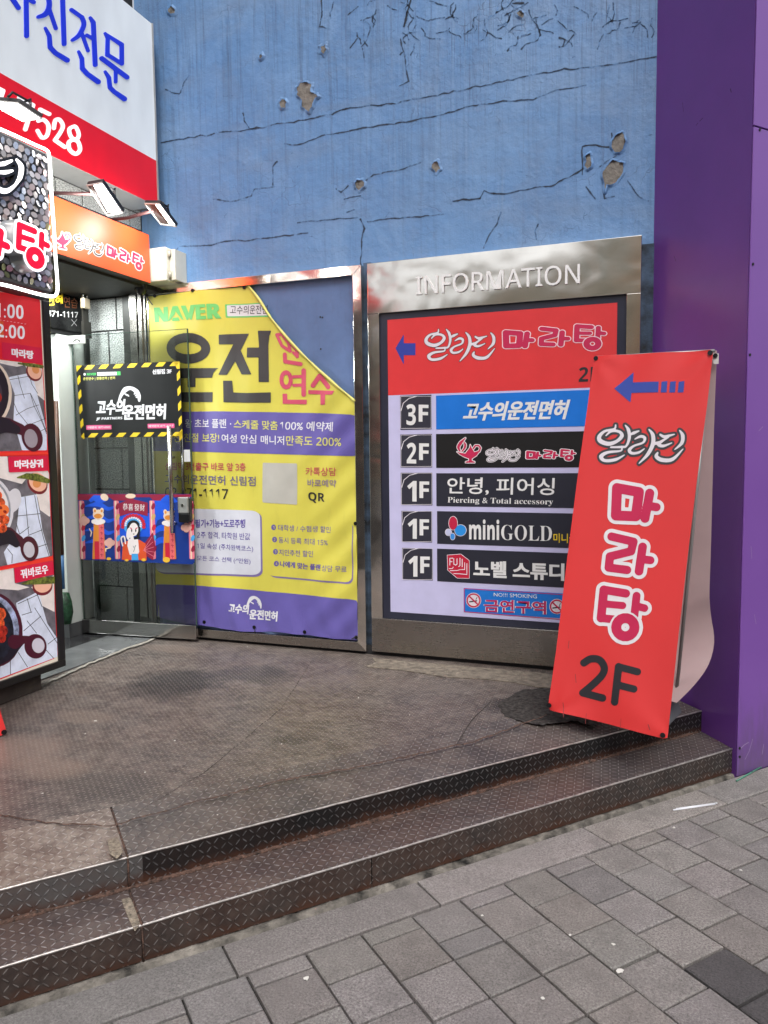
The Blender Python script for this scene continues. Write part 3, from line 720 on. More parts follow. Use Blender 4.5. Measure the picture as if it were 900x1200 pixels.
def move(sh, dx, dy):
    out = []
    for s in sh: out.append((s[0], [(x+dx, y+dy) for x, y in s[1]])+tuple(s[2:]) if s[0] != 'h' else HOLE(move([s[1]], dx, dy)[0]))
    return out
MAH, RAH, TA1H, TA2H = move(MA, -95, -308), move(RA, 214, -566), move(TA1, 528, -835), move(TA2, 528, -835)
ROW_BOX = (0, -15, 840, 300)
PINK = ink(205, 32, 84); PWHITE = ink(240, 236, 240); CHAR = ink(62, 62, 66); OFFW = ink(236, 230, 238); DARKINK = ink(38, 38, 44)
def maratang(plane, parent, k, lift=0.001, fill=PINK, rim=PWHITE, g=18, cells=90, thick=0.0, parts=None):
    mg = plane.disp is None
    a, r, t, ring = parts or (MAH, RAH, TA1H, TA2H)
    for n, sh in (('letter', a), ('letter', r)):
        if not sh: continue
        art('letter_outline', plane, parent, sh, rim, lift, k, grow=g, cells=cells, merge=mg); art('letter', plane, parent, sh, fill, lift+0.0008, k, cells=cells, merge=mg)
    if t:
        art('letter_outline', plane, parent, t+ring, rim, lift, k, grow=g, cells=cells, merge=mg)
        art('letter', plane, parent, t, fill, lift+0.0008, k, cells=cells, minus=(ring, 9), merge=mg); art('letter', plane, parent, ring, fill, lift+0.0008, k, cells=cells, merge=mg)
def aladin(plane, parent, k, lift=0.001, fill=OFFW, rim=CHAR, g=13, cells=130, extra=None):
    if extra: art('letter_outline', plane, parent, ALA, extra[0], lift-0.0006, k, grow=extra[1], cells=cells, merge=plane.disp is None)
    if rim: art('letter_outline', plane, parent, ALA, rim, lift, k, grow=g, cells=cells, merge=plane.disp is None)
    art('lettering', plane, parent, ALA, fill, lift+0.0008, k, cells=cells, merge=plane.disp is None)
# little oil lamp, drawn in a 170 x 170 box
LAMP = [PG([(20,102),(40,108),(70,112),(95,80),(100,60),(108,80),(125,108),(150,105),(135,125),(108,142),(108,155),(124,160),(124,166),(70,166),(70,160),(90,155),(90,142),(60,130),(38,118)]),
        S([(128,108),(152,100),(160,80),(150,66),(130,66),(118,82)], 9)]
FLAME = [BR([(38,98),(30,75),(44,50),(72,22)], [8,16,18,4]), BR([(50,100),(66,80),(70,60),(62,45)], [6,12,12,4])]
LAMP_BOX = (10, 10, 172, 172)
# two gripping hands bent into an arch, 160 x 110 box
ARCH = [BR([(5,105),(22,60),(50,22),(88,12),(125,36),(142,70),(144,104)], [14,22,36,24,32,26,14], 6)]
for q in ((34,40),(44,50),(54,56),(64,60)): ARCH.append(S([q, (q[0]+8, q[1]+10)], 8))
for q in ((118,48),(126,60),(132,72)): ARCH.append(S([q, (q[0]-8, q[1]+7)], 8))
ARCH_BOX = (0, 0, 160, 110)
LEFT_ARROW = lambda x0, y0, x1, y1, hx, th: [PG([(x0, (y0+y1)/2), (hx, y0), (hx, (y0+y1)/2-th), (x1, (y0+y1)/2-th), (x1, (y0+y1)/2+th), (hx, (y0+y1)/2+th), (hx, y1)])]

# ---- brushed / polished stainless steel
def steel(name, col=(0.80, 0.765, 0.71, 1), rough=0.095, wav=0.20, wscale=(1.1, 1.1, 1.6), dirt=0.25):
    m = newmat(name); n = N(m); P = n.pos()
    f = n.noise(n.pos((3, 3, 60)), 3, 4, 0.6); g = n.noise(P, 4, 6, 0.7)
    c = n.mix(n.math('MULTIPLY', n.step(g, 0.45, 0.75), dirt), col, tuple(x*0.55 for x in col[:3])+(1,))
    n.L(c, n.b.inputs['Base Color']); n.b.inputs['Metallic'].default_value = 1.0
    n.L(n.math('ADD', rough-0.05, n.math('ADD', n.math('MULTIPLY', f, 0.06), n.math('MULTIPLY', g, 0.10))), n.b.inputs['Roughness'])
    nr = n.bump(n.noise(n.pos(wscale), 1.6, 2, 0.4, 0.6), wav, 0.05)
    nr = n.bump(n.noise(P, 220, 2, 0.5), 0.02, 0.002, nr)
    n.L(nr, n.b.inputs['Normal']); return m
STEEL = steel('polished_steel'); STEELD = steel('ground_dimmed_steel', (0.36, 0.335, 0.31, 1), 0.24, 0.35)  # darker copy for lower rails, the dim mirrored ground painted in
BLACKP = pbr('black_frame_paint', (0.012, 0.012, 0.013, 1), 0.35, var=0.2)
BLACKR = pbr('black_rubber', (0.015, 0.015, 0.015, 1), 0.6)

# ================================================================== INFORMATION BOARD
F0 = YP(0.0)
c6 = K(420, 270, 2.571); c7 = K(420, 530, 3.0); c2 = K(440, 450, 3.4615); c3 = K(440, 590, 3.4615); c8 = K(450, 350, 3.333)
def rect(plane, tl, br):
    a, b = plane.at(*tl), plane.at(*br); return min(a.x, b.x), max(a.x, b.x), min(a.z, b.z), max(a.z, b.z)
X0, X1, Z0, Z1 = -1.875, -0.153, 0.031, 2.640
info = thing('information_board', (-1.0, 0, 0), 'tall stainless steel board headed INFORMATION listing the floors', 'sign board')
xi0 = F0.at(444.1, 367.2).x; xi1 = F0.at(734.2, 344.7).x; zi1 = F0.at(444.1, 367.2).z; zi0 = F0.at(450, 725).z
V, F = [], []
mb = MB()
yb = YW
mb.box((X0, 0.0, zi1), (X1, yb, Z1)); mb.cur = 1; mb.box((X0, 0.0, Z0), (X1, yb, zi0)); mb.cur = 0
mb.box((X0, 0.0, zi0+.0005), (xi0, yb, zi1-.0005)); mb.box((xi1, 0.0, zi0+.0005), (X1, yb, zi1-.0005))
mb.build('steel_frame', [STEEL, STEELD], info, bevel=0.0025)
mb = MB(); mb.box((xi0+.001, 0.018, zi0+.001), (xi1-.001, 0.05, zi1-.001)); mb.build('navy_border', pbr('navy_border', C(44, 46, 62), 0.3, var=.08), info)
PF = YP(0.017)
def patch(name, plane, parent, tl, br, mat, k=ID, d=0.001, thick=0.004, bev=0.0):
    a, b, c, e = rect(plane, k(*tl), k(*br)); y = plane.p.y
    mb = MB(); mb.box((a, y-d, c), (b, y-d+thick, e)); return mb.build(name, mat, parent, bevel=bev)
LAV = ink(203, 200, 238)
xl = PF.at(454.6, 420).x; xr = PF.at(723.4, 356.3).x; zt = PF.at(454.2, 375).z; zm = PF.at(455, 463.5).z; zb_ = PF.at(457.3, 716.7).z
mb = MB(); mb.box((xl, 0.0155, zb_), (xr, 0.0185, zm)); mb.build('lavender_panel', LAV, info)
RED = ink(228, 52, 56)
mb = MB(); mb.box((xl, 0.0155, zm+.0005), (xr, 0.0185, zt)); mb.build('red_header', RED, info)
PL = YP(0.0155)
text(F0, info, 'INFORMATION', (488, 346), (679.5, 332.6), (488, 324.6), pbr('letter_white', C(238, 238, 238), .3, var=.04), lift=0.014, off=0.004, thick=0.013, bold='sans', name='raised_lettering')
NAVYI = ink(47, 62, 165)
art('arrow', PL, info, [PG([(112,355),(137,313),(137,340),(172,340),(172,376),(137,376),(137,405)])], NAVYI, 0.001, c6)
aladin(PL, info, fit(ALA_BOX, c8(158,118), c8(432,112), c8(168,252)), g=3.5, rim=DARKINK, cells=120, lift=0.001)
maratang(PL, info, fit(ROW_BOX, c8(452,112), c8(872,84), c8(462,232)), g=7.5, rim=ink(252, 222, 232), cells=100)
text(PL, info, '2F', c8(760,325), c8(836,322), c8(762,268), DARKINK, bold=True)
TAGM = ink(46, 46, 60); PANM = ink(36, 38, 52)
xpr = PF.at(716, 480).x
tags = [(c2(100,48), c2(228,183), '3'), (c2(101,205), c2(230,338), '2'), (c2(103,360), c2(231,492), '1'), (c3(106,30), c3(230,158), '1'), (c3(108,180), c3(233,312), '1')]
pans = [(c2(246,47), c2(246,184)), (c2(246,203), c2(248,340)), (c2(247,362), c2(248,495)), (c3(250,31), c3(250,163)), (c3(250,183), c3(250,315))]
pmats = [ink(0, 118, 220), ink(8, 8, 10), PANM, PANM, PANM]
TW = ink(236, 236, 236)
for (tl, br, dgt), (ptl, pbl), pm in zip(tags, pans, pmats):
    a, b, c, d = rect(PL, tl, br); mb = MB(); mb.box((a, 0.0135, c), (b, 0.0152, d)); tg = mb.build('floor_tag', TAGM, info)
    PT = YP(0.0135); w_, h_ = br[0]-tl[0], br[1]-tl[1]
    g = fit((0, 0, 100, 100), tl, (br[0], tl[1]-0.3), (tl[0], br[1]))
    art('arc_line', PT, tg, [S([(3, 45), (10, 22), (28, 8), (52, 2)], 2.0), S([(2,2),(98,2),(98,98),(2,98)], 1.3, True)], OFFW, 0.0006, g, cells=70)
    text(PT, tg, dgt, (20, 88), (50, 89), (20, 25), TW, off=0.008, k=g, bold=True); text(PT, tg, 'F', (59, 78), (90, 79), (59, 27), TW, off=0.008, k=g, bold=True)
    p0, p1 = PL.at(*ptl), PL.at(*pbl)
    mb = MB(); mb.box((p0.x, 0.0135, p1.z), (xpr, 0.0152, p0.z)); tn = mb.build('tenant_panel', pm, info)
    i = pans.index((ptl, pbl))
    if i == 0: text(PT, tn, '고수의운전면허', (353,150), (768,143), (372,74), TW, off=0.028, heavy=0.02, k=c2)
    if i == 1:
        e1 = K(510, 500, 5.294)
        g = fit(LAMP_BOX, e1(122,58), e1(292,58), e1(126,230))
        art('lamp_emblem', PT, tn, LAMP+FLAME, PWHITE, 0.0006, g, grow=4, cells=90); art('lamp_emblem', PT, tn, LAMP+FLAME, PINK, 0.0012, g, cells=90)
        aladin(PT, tn, fit(ALA_BOX, e1(318,132), e1(524,128), e1(322,222)), g=7, rim=CHAR, extra=(PWHITE, 16), lift=0.0012, cells=110)
        maratang(PT, tn, fit(ROW_BOX, e1(556,142), e1(876,130), e1(560,226)), g=14, cells=70)
    if i == 2:
        text(PT, tn, '안녕, 피어싱', (290,448), (725,455), (292,378), TW, off=0.012, k=c2)
        text(PT, tn, '𝐏𝐢𝐞𝐫𝐜𝐢𝐧𝐠 & 𝐓𝐨𝐭𝐚𝐥 𝐚𝐜𝐜𝐞𝐬𝐬𝐨𝐫𝐲', (292,487), (720,496), (293,458), TW, off=-0.004, k=c2)
    if i == 3:
        for sh, mm in (([EL(315,80,17,27,0)], ink(200,30,70)), ([EL(345,109,23,22,-.4)], ink(40,150,235)), ([EL(296,117,12,13)], ink(200,205,240)), ([EL(313,134,9,13)], ink(60,150,235))):
            art('petal_emblem', PT, tn, sh, OFFW, 0.0005, c3, grow=2.0, cells=40); art('petal_emblem', PT, tn, sh, mm, 0.0010, c3, cells=40)
        text(PT, tn, 'mini', (380,145), (502,148), (380,64), TW, off=0.012, k=c3, bold=True)
        text(PT, tn, '𝐆𝐎𝐋𝐃', (510,148), (716,154), (510,86), TW, off=-0.008, k=c3)
        text(PT, tn, '미니골드', (722,158), (850,164), (722,120), ink(240, 205, 40), off=0.015, k=c3)
    if i == 4:
        fj = [S([(296,272),(294,212),(348,208),(378,234),(378,300),(352,300)], 7, False), S([(296,272),(330,300),(352,300)], 7)]
        art('letter_emblem', PT, tn, [PG([(292,210),(346,206),(380,232),(380,303),(332,302),(294,270)])], OFFW, 0.0005, c3, grow=2, cells=60)
        art('letter_emblem', PT, tn, [PG([(292,210),(346,206),(380,232),(380,303),(332,302),(294,270)])], ink(200, 25, 60), 0.0010, c3, cells=60)
        art('letter_emblem', PT, tn, [S([(302,250),(302,222),(314,222)], 3.5), S([(302,236),(311,236)], 3.5), S([(318,224),(318,246),(326,250),(331,246),(331,224)], 3.5), S([(343,222),(343,252),(338,256)], 3.5), S([(352,226),(352,256)], 3.5),
            S([(299,264),(312,264),(316,258)], 3), S([(304,272),(330,272),(345,268),(362,268),(362,240)], 3), S([(318,284),(340,285),(371,288),(371,244)], 3)], OFFW, 0.0015, c3, cells=90)
        text(PT, tn, '노벨 스튜디오', (398,298), (846,318), (398,230), TW, off=0.03, heavy=0.012, k=c3)
# no smoking sticker
mb = MB(); a, b, c, d = rect(PL, c3(358,343), c3(360,440)); xs0 = PL.at(*c3(358,343)).x
mb.box((xs0, 0.0138, c), (xpr-.02, 0.0152, d)); stk = mb.build('no_smoking_sticker', ink(20, 120, 215), info); PS = YP(0.0138)
art('sticker_edge', PS, stk, [S([c3(360,345), c3(800,372), c3(800,474), c3(361,439)], 0.8, True)], ink(200, 40, 90), 0.0005, step=0.35)
text(PS, stk, 'NO!!! SMOKING', (480,377), (655,385), (480,362), TW, k=c3)
text(PS, stk, '금연구역', (441,440), (692,450), (441,388), OFFW, off=0.035, heavy=0.03, k=c3, lift=0.0008); text(PS, stk, '금연구역', (441,440), (692,450), (441,388), ink(190, 30, 95), off=0.022, k=c3, lift=0.0016)
for cx, cy in ((398,393), (736,418)):
    art('prohibition_mark', PS, stk, [EL(cx, cy, 31, 31)], OFFW, 0.0005, c3); art('prohibition_mark', PS, stk, [S([(cx+26*math.cos(t), cy+26*math.sin(t)) for t in [i*.3307 for i in range(19)]], 6, True), S([(cx-19, cy-18), (cx+19, cy+18)], 6)], ink(200, 35, 80), 0.0014, c3)
    art('prohibition_mark', PS, stk, [S([(cx-16, cy+6), (cx+12, cy+2)], 5), S([(cx+10, cy-4), (cx+14, cy-12)], 3)], DARKINK, 0.0009, c3)

# ================================================================== STEEL FRAME WITH THE YELLOW BANNER
bf = thing('banner_holder', (-2.8, 0, 0), 'polished stainless steel frame on the blue wall holding a yellow banner', 'frame')
Xa, Xb, Za, Zb = -3.635, -1.918, 0.024, 2.637; t_ = 0.062; tl_ = 0.014
zin0 = 0.10
mb = MB(); mb.cur = 0
mb.prism([(Xa, 0, Zb), (Xb, 0, Zb), (Xb-t_, 0, Zb-t_), (Xa+tl_, 0, Zb-t_)], (0, 0.05, 0)); mb.cur = 1
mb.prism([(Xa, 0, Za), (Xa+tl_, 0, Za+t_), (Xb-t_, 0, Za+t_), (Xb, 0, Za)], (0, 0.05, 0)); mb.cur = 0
mb.prism([(Xb, 0, Zb-.0008), (Xb, 0, Za+.0008), (Xb-t_+.0006, 0, Za+t_+.0008), (Xb-t_+.0006, 0, Zb-t_-.0008)], (0, 0.05, 0))
mb.prism([(Xa, 0, Zb-.0008), (Xa+tl_-.0006, 0, Zb-t_-.0008), (Xa+tl_-.0006, 0, Za+t_+.0008), (Xa, 0, Za+.0008)], (0, 0.05, 0))
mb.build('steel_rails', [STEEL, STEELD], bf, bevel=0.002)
BLUEB = pbr('blue_backing_board', C(98, 124, 172, .8), 0.5, var=0.12, scale=5, dirt=0.25, bump=.05)
mb = MB(); mb.box((Xa+tl_-.004, 0.040, Za+t_-.004), (Xb-t_+.004, 0.048, Zb-t_+.004)); mb.build('backing_board', BLUEB, bf)
mb = MB()
for px, py in ((375.5, 371.5), (378, 372), (376, 409)): mb.disc(YP(0.04).at(px, py), (0, -1, 0), 0.006, 0.003, 8)
mb.build('screw_holes', BLACKR, bf)

def wr(q):     # soft creases of the vinyl
    x, z = q.x, q.z
    v = 0.006*math.sin(3.1*x+2.2*z+.5)+0.004*math.sin(7.3*x-5.1*z)+0.0028*math.sin(13*x+9*z+1)+0.0016*math.sin(27*x-3*z)
    zb = max(0, 0.45-z); v += 0.010*math.sin(17*x+6*z)*zb/0.45*1.0+0.004*math.sin(41*x+15*z)*zb/.45
    v += 0.004*math.sin(24*(x-1.1*z))*math.exp(-((x+2.0)/.35)**2)
    return v*1.25
VP = YP(0.008, wr)
ban = thing('vinyl_banner', (-2.8, 0, 0.1), 'creased yellow vinyl driving school banner with its top right corner folded back', 'banner')
d4 = K(160, 310, 3.214); d5 = K(160, 540, 3.214); e1 = K(170, 340, 6.923); e2 = K(290, 340, 6.4286); e3 = K(170, 470, 3.4615); e4 = K(200, 580, 3.913)
YEL = pbr('yellow_vinyl', C(210, 201, 84, .88), 0.38, var=0.05, scale=2.5, dirt=0.08); PURV = ink(104, 94, 172); BLK = ink(62, 60, 62)
sag = M(d5, [(80,588),(130,602),(185,615),(250,618),(320,634),(440,646),(540,646),(632,656),(740,668),(833,676)])
OUT = M(d4, [(38,122),(120,112),(215,100),(318,92),(405,82),(424,82),(462,132),(500,192),(545,248),(600,312),(660,372),(720,428),(780,478),(820,512)])+M(d4, [(822,560)])+M(d5, [(829,100),(833,400)])+sag[::-1]
BANSH = [PG(OUT)]
art('vinyl_sheet', VP, ban, BANSH, YEL, 0.0, cells=110, merge=False, smooth=True)
def print_(name, shapes, mat, k=ID, lift=0.0015, cells=60, merge=False, grow=0, minus=None): return art(name, VP, ban, shapes, mat, lift, k, grow=grow, cells=cells, merge=merge, minus=minus)
band = M(d4, [(58,556),(300,553),(500,556),(700,560),(822,566),(826,722),(600,716),(400,710),(200,704),(62,702)])
print_('purple_band', [PG(band)], PURV)
low = M(d5, [(76,464),(250,472),(400,484),(600,502),(800,520),(834,526)])+sag[::-1]
print_('purple_foot', [PG(low)], PURV, cells=80)
VGRN = ink(112, 202, 112)
def vt(body, BL, BRt, TL, mat, k, off=0.0, heavy=0.0, lift=0.0026, bold=False): return text(VP, ban, body, BL, BRt, TL, mat, lift, off, heavy, k, bold=bold)
vt('NAVER', (74,218), (320,203), (70,163), VGRN, d4, 0.02, 0.03, bold=True)
bx = M(d4, [(333,150),(420,146),(470,143),(510,197),(430,198),(337,201)])
print_('white_box', [PG(bx)], VGRN, lift=0.0013, cells=50); print_('white_box', [PG(M(d4, [(340,154),(420,150),(468,148),(502,191),(430,193),(343,195)]))], ink(226, 224, 228), lift=0.002, cells=50)
vt('고수의운전면', (352,187), (493,186), (353,154), DARKINK, d4, 0.004, 0, 0.003)
BIG1 = [EL(357,473,173,125), HOLE(EL(357,473,103,48)), PG([(150,636),(600,632),(575,645),(556,668),(545,710),(415,714),(415,785),(347,788),(347,714),(150,716)]), PG([(180,735),(255,735),(255,828),(553,828),(553,908),(180,908)]),
        PG([(600,362),(843,352),(780,490),(872,685),(790,685),(735,580),(668,687),(595,687),(720,440),(600,440)])]
print_('large_lettering', BIG1, BLK, e1, cells=150, lift=0.0024)
BIG2 = [PG([(0,433),(90,433),(78,305),(180,305),(165,345),(158,420),(165,693),(92,693),(88,508),(0,508)])]
print_('large_lettering', BIG2, BLK, e2, cells=80, lift=0.0025)
print_('large_lettering', [PG([e1(637,735), e1(712,735), e1(720,830), e2(0,776), e2(180,770), e2(180,848), e2(0,848), e1(645,910)])], BLK, lift=0.0026, cells=70)
PKV = ink(215, 82, 112)
print_('pink_lettering', [S([(222,336),(262,334),(312,400),(322,460),(262,420)], 24, True), S([(300,360),(372,455),(374,500)], 26), S([(282,485),(284,538),(398,556)], 30), S([(372,500),(345,470)], 20)], PKV, e2, cells=70, lift=0.0024, minus=([PG([(250,300),(330,385),(420,500),(470,560),(600,300)])], 0))
print_('pink_lettering', [EL(290,675,48,72), HOLE(EL(290,675,19,38)), S([(420,606),(420,785)], 36), S([(345,652),(420,648)], 24), S([(345,716),(420,714)], 24), PG([(265,780),(298,780),(300,825),(443,825),(443,860),(267,856)])], PKV, e2, cells=90, lift=0.0024)
print_('pink_lettering', [S([(543,645),(492,718)], 34), S([(543,645),(606,730)], 34), PG([(456,752),(656,758),(640,788),(456,782)]), PG([(548,780),(585,782),(585,862),(550,864)])], PKV, e2, cells=90, lift=0.0024)
WHT = ink(232, 232, 238); YLT = ink(224, 222, 110)
vt('왕 초보 플랜 ·', (160,108), (354,110), (160,72), WHT, e3, 0.012); vt('스케줄 맞춤', (364,111), (540,118), (364,75), YLT, e3, 0.012); vt('100% 예약제', (548,118), (762,124), (550,80), WHT, e3, 0.012)
vt('안전 친절 보장!', (82,166), (305,168), (82,130), YLT, e3, 0.006); vt('여성 안심 매니저', (315,168), (566,178), (315,133), WHT, e3, 0.012); vt('만족도 200%', (573,180), (795,186), (574,140), YLT, e3, 0.008)
vt('신림역 3번출구 바로 앞 3층', (78,280), (410,284), (78,248), ink(196, 74, 92), e3, 0.014); vt('고수의운전면허 신림점', (78,333), (450,345), (78,296), ink(108, 98, 140), e3, 0.012); vt('02-871-1117', (80,390), (335,398), (80,350), DARKINK, e3, 0.012)
vt('카톡상담', (655,302), (776,304), (655,268), ink(200, 88, 88), e3, 0.01); vt('바로예약', (663,346), (776,350), (663,316), ink(140, 120, 150), e3, 0.012); vt('QR', (665,410), (730,416), (665,368), DARKINK, e3, 0.0, bold=True)
print_('blank_square', [PG(M(e3, [(478,250),(620,253),(620,420),(478,411)]))], ink(186, 184, 176), lift=0.0014, cells=30)
def rquad(TL, TR, BR_, BL, r):
    def g(u, v): 
        x = (TL[0]*(1-u)+TR[0]*u)*(1-v)+(BL[0]*(1-u)+BR_[0]*u)*v; y = (TL[1]*(1-u)+TR[1]*u)*(1-v)+(BL[1]*(1-u)+BR_[1]*u)*v; return x, y
    rr_ = RR(0, 0, 1, 1, r)[1]; return [PG([g(*p) for p in rr_])]
SHV = ink(128, 112, 168)
print_('price_box', rquad((-60,64), (418,78), (424,377), (-60,362), .09), SHV, e4, lift=0.0012, cells=60); print_('price_box', rquad((-66,58), (410,73), (416,368), (-66,354), .09), ink(212, 214, 226), e4, lift=0.002, cells=60)
PT2 = ink(104, 92, 168)
vt('필기+기능+도로주행', (110,150), (342,151), (110,112), PT2, e4, 0.02, .015, .003); vt('2주 합격, 타학원 반값', (118,200), (366,208), (118,168), PT2, e4, 0.006, 0, .003); vt('1일 속성 (주차완벽코스)', (118,250), (380,264), (118,220), PT2, e4, 0.006, 0, .003); vt('모든 코스 선택 (4만원)', (118,305), (368,320), (118,278), PT2, e4, 0.006, 0, .003)
print_('outline_box', rquad((446,86), (838,125), (840,410), (452,378), .09), SHV, e4, lift=0.0012, cells=60); print_('outline_box', rquad((438,78), (834,118), (834,402), (442,370), .09), YEL, e4, lift=0.0019, cells=60)
for i, (b_, q) in enumerate((('대학생 / 수험생 할인', ((497,163), (735,174), (497,135))), ('동시 등록 최대 15%', ((497,220), (722,233), (497,192))), ('지인추천 할인', ((497,277), (655,285), (497,248))))): vt(b_, *q, PT2, e4, 0.004, 0, .003)
vt('나에게 맞는 플랜', (500,330), (688,347), (501,302), PT2, e4, 0.022, .015, .003); vt('상담 무료', (695,348), (808,355), (695,320), PT2, e4, 0.004, 0, .003)
for i, (cx, cy) in enumerate(((476,148),(479,204),(482,260),(485,315))):
    print_('bullet', [EL(cx, cy, 11, 13)], PT2, e4, lift=0.0024, cells=16); vt('1234'[i], (cx-3, cy+7), (cx+4, cy+7), (cx-3, cy-6), YLT, e4, 0, 0, .0034)
vt('고수의', (348,571), (418,579), (352,535), WHT, d5, 0.03, .02); vt('운전면허', (421,598), (528,606), (424,560), WHT, d5, 0.03, .02)
print_('hand_arch', ARCH, WHT, fit(ARCH_BOX, d5(411,510), d5(470,512), d5(411,556)), lift=0.0025)
# rolled edge along the fold
fold = M(d4, [(420,80),(462,132),(500,192),(545,248),(600,312),(660,372),(720,428),(780,478),(824,516)])
mb = MB(); fp = [VP.at(x, y, 0.004) for x, y in smooth_line(fold, 4)]; mb.tube(fp, [0.006+0.005*abs(math.sin(i*.33)) for i in range(len(fp))], 10); mb.build('rolled_edge', pbr('yellow_vinyl_back', C(214, 208, 110), .45, var=.08), ban, smooth=True)
EYE = pbr('dark_eyelet', (0.02, 0.02, 0.022, 1), 0.35, 0.7)
for x, y in [d4(215,98), d4(404,86), d5(87,592), d5(258,606), d5(440,628), d5(632,645), d5(828,664), d5(826,236), (182, 347)]:
    mb = MB(); c_ = VP.at(x, y, 0.003); mb.disc(c_, (0, -1, 0), 0.013, 0.004, 14); mb.build('eyelet', EYE, ban)
TIE = BLACKR
mb = MB(); mb.tube([VP.at(*d4(38,112), .01), VP.at(*d4(50,130), .014), VP.at(*d4(68,154), .02)], 0.004, 6); mb.tube([VP.at(*d5(440,628), .004), VP.at(*d5(446,642), .012), VP.at(*d5(436,650), .004)], .003, 6)
mb.tube([VP.at(*d5(828,660), .004), VP.at(*d5(812,670), .012)], .004, 6); mb.build('cable_tie', TIE, ban)
# ================================================================== LEANING BANNER STAND
p00, p10, p01 = Vector((-.363, -.598, 1.883)), Vector((.206, -.765, 1.866)), Vector((-.541, -.947, .080))
_n = (p10-p00).cross(p01-p00); _n = -_n if _n.y > 0 else _n
def bend(q):
    u = (q-p00).dot((p10-p00).normalized())/0.6; v = (q-p00).dot((p01-p00).normalized())/1.86
    b = -0.010*math.sin(math.pi*max(0, min(1, u)))*math.sin(math.pi*max(0, min(1, v)))
    b += 0.010*math.sin(9*(u-v*1.4)+1)*max(0, v-.72)*2.0+0.004*math.sin(14*(u+v))*max(0, .18-v)*6
    for (cu, cv, ph) in ((0, 0, .6), (1, 0, 2.2), (1, 1, .9), (0, 1, 2.4)):     # pull creases at the eyelets
        du, dv = u-cu, (v-cv)*3.1; r_ = math.hypot(du, dv); b += 0.0045*math.sin(7*math.atan2(dv, du)+ph)*math.exp(-r_/.22)*min(1, r_/.05)
    return b
BP = Plane(p00, _n, bend)
bs = thing('banner_stand', (-.17, -.75, 0), 'red banner stand with a blue arrow leaning at the right end of the steps', 'banner stand')
g1 = K(680, 400, 5.0); g2 = K(690, 490, 4.2857); g3 = K(620, 390, 2.354); g4 = K(640, 760, 3.4615)
QUAD = [(696.5,417.5),(722,416),(770,413.5),(810,411.5),(836.5,410),(828,480),(817,560),(806,650),(795,745),(781.8,867),(760,861),(710,848),(670,838),(642.3,832),(652,760),(664,660),(678,550),(688,480)]
REDV = pbr('red_vinyl', C(228, 56, 56, .80), 0.36, var=0.035, scale=2, spec=.5)
art('front_sheet', BP, bs, [PG(QUAD)], REDV, 0, cells=90, merge=False, smooth=True)
def bp(name, sh, mat, k=ID, lift=0.0016, cells=80, **kw): return art(name, BP, bs, sh, mat, lift, k, cells=cells, merge=False, **kw)
BLUA = ink(52, 76, 170)
bp('arrow', [PG([(198,276),(312,181),(308,240),(460,236),(456,298),(300,302),(294,358)])], BLUA, g1)
for x in (470, 520, 570): bp('arrow_bar', [PG([(x+6,236),(x+40,232),(x+35,298),(x,299)])], BLUA, g1, cells=20)
aladin(BP, bs, g1, lift=0.0016, cells=150)
maratang(BP, bs, g2, lift=0.0016, cells=100, parts=(MA, RA, TA1, TA2))
TWO = [S([(150,50),(170,42),(200,40),(228,58),(232,92),(205,130),(150,180),(238,205)], 20)]
bp('lettering', [BR([(152,58),(180,42),(215,46),(235,75),(228,105),(195,140),(148,180)], [30]*7, 6), S([(148,180),(228,201)], 30)], DARKINK, g4)
bp('lettering', [S([(294,74),(278,216)], 31), S([(294,74),(370,94)], 29), S([(286,146),(356,164)], 29)], DARKINK, g4)
for x, y in (g1(92,100), g1(763,70), (644.5,826.5), (777,861.5)):
    mb = MB(); mb.disc(BP.at(x, y, 0.001), _n, 0.012, 0.004, 14); mb.build('eyelet', EYE, bs)
# scuffs
bp('scuff', [S([g3(95,1020), g3(97,1060)], 0.7), S([g3(110,850), g3(108,870)], .8), S([(686,848),(687,836)], .5), S([(727,853),(728,842)], .5), S([(760,849),(762,855)], 1.0), S([(675,800),(674,790)], .7)], pbr('scuff', (.25, .04, .04, 1), .6), step=.4)
# back sheet: hangs from the same bar, its lower corner curls out
U_ = (p10-p00).normalized(); back_n = -Vector((_n.x, _n.y, 0)).normalized()
PINKV = pbr('pale_sheet_back', C(190, 166, 168, .8), 0.5, var=0.06, scale=3)
top0 = p00+back_n*0.045; top1 = p10+back_n*0.05+U_*0.012
V, F = [], []; nu, nv = 24, 54
BK = Plane(top1+back_n*.03, Vector((_n.x, _n.y, 0)))
RE = smooth_line([(841,411),(836.5,500),(831,640),(828.5,705),(829.5,728),(833,746),(834,762),(830,781),(818,799),(803,814)], 6)
LE = [(700,418),(676,560),(664,700),(668,790),(676,806)]
def lerpl(P_, t):
    f = t*(len(P_)-1); i = min(len(P_)-2, int(f)); a, b = P_[i], P_[i+1]; return a[0]+(b[0]-a[0])*(f-i), a[1]+(b[1]-a[1])*(f-i)
d_ = [0]
for a, b in zip(RE, RE[1:]): d_.append(d_[-1]+math.hypot(b[0]-a[0], b[1]-a[1]))
for j in range(nv+1):
    t = j/nv; k_ = np.interp(t*d_[-1], d_, range(len(RE)))/(len(RE)-1)
    R_, L_ = Vector(BK.at(*lerpl(RE, k_))), Vector(BK.at(*lerpl(LE, t)))
    for i in range(nu+1):
        u = i/nu; q = L_.lerp(R_, u); c_ = max(0, (t-.70)/.30)
        q -= back_n*(0.16*c_**2*u**2-0.05*math.sin(math.pi*min(1, c_*1.3))*u); q += back_n*(0.012*math.sin(5*u+4*t)+.05*t*(1-c_))
        V.append(q)
for j in range(nv):
    for i in range(nu): k_ = j*(nu+1)+i; F.append([k_, k_+1, k_+nu+2, k_+nu+1])
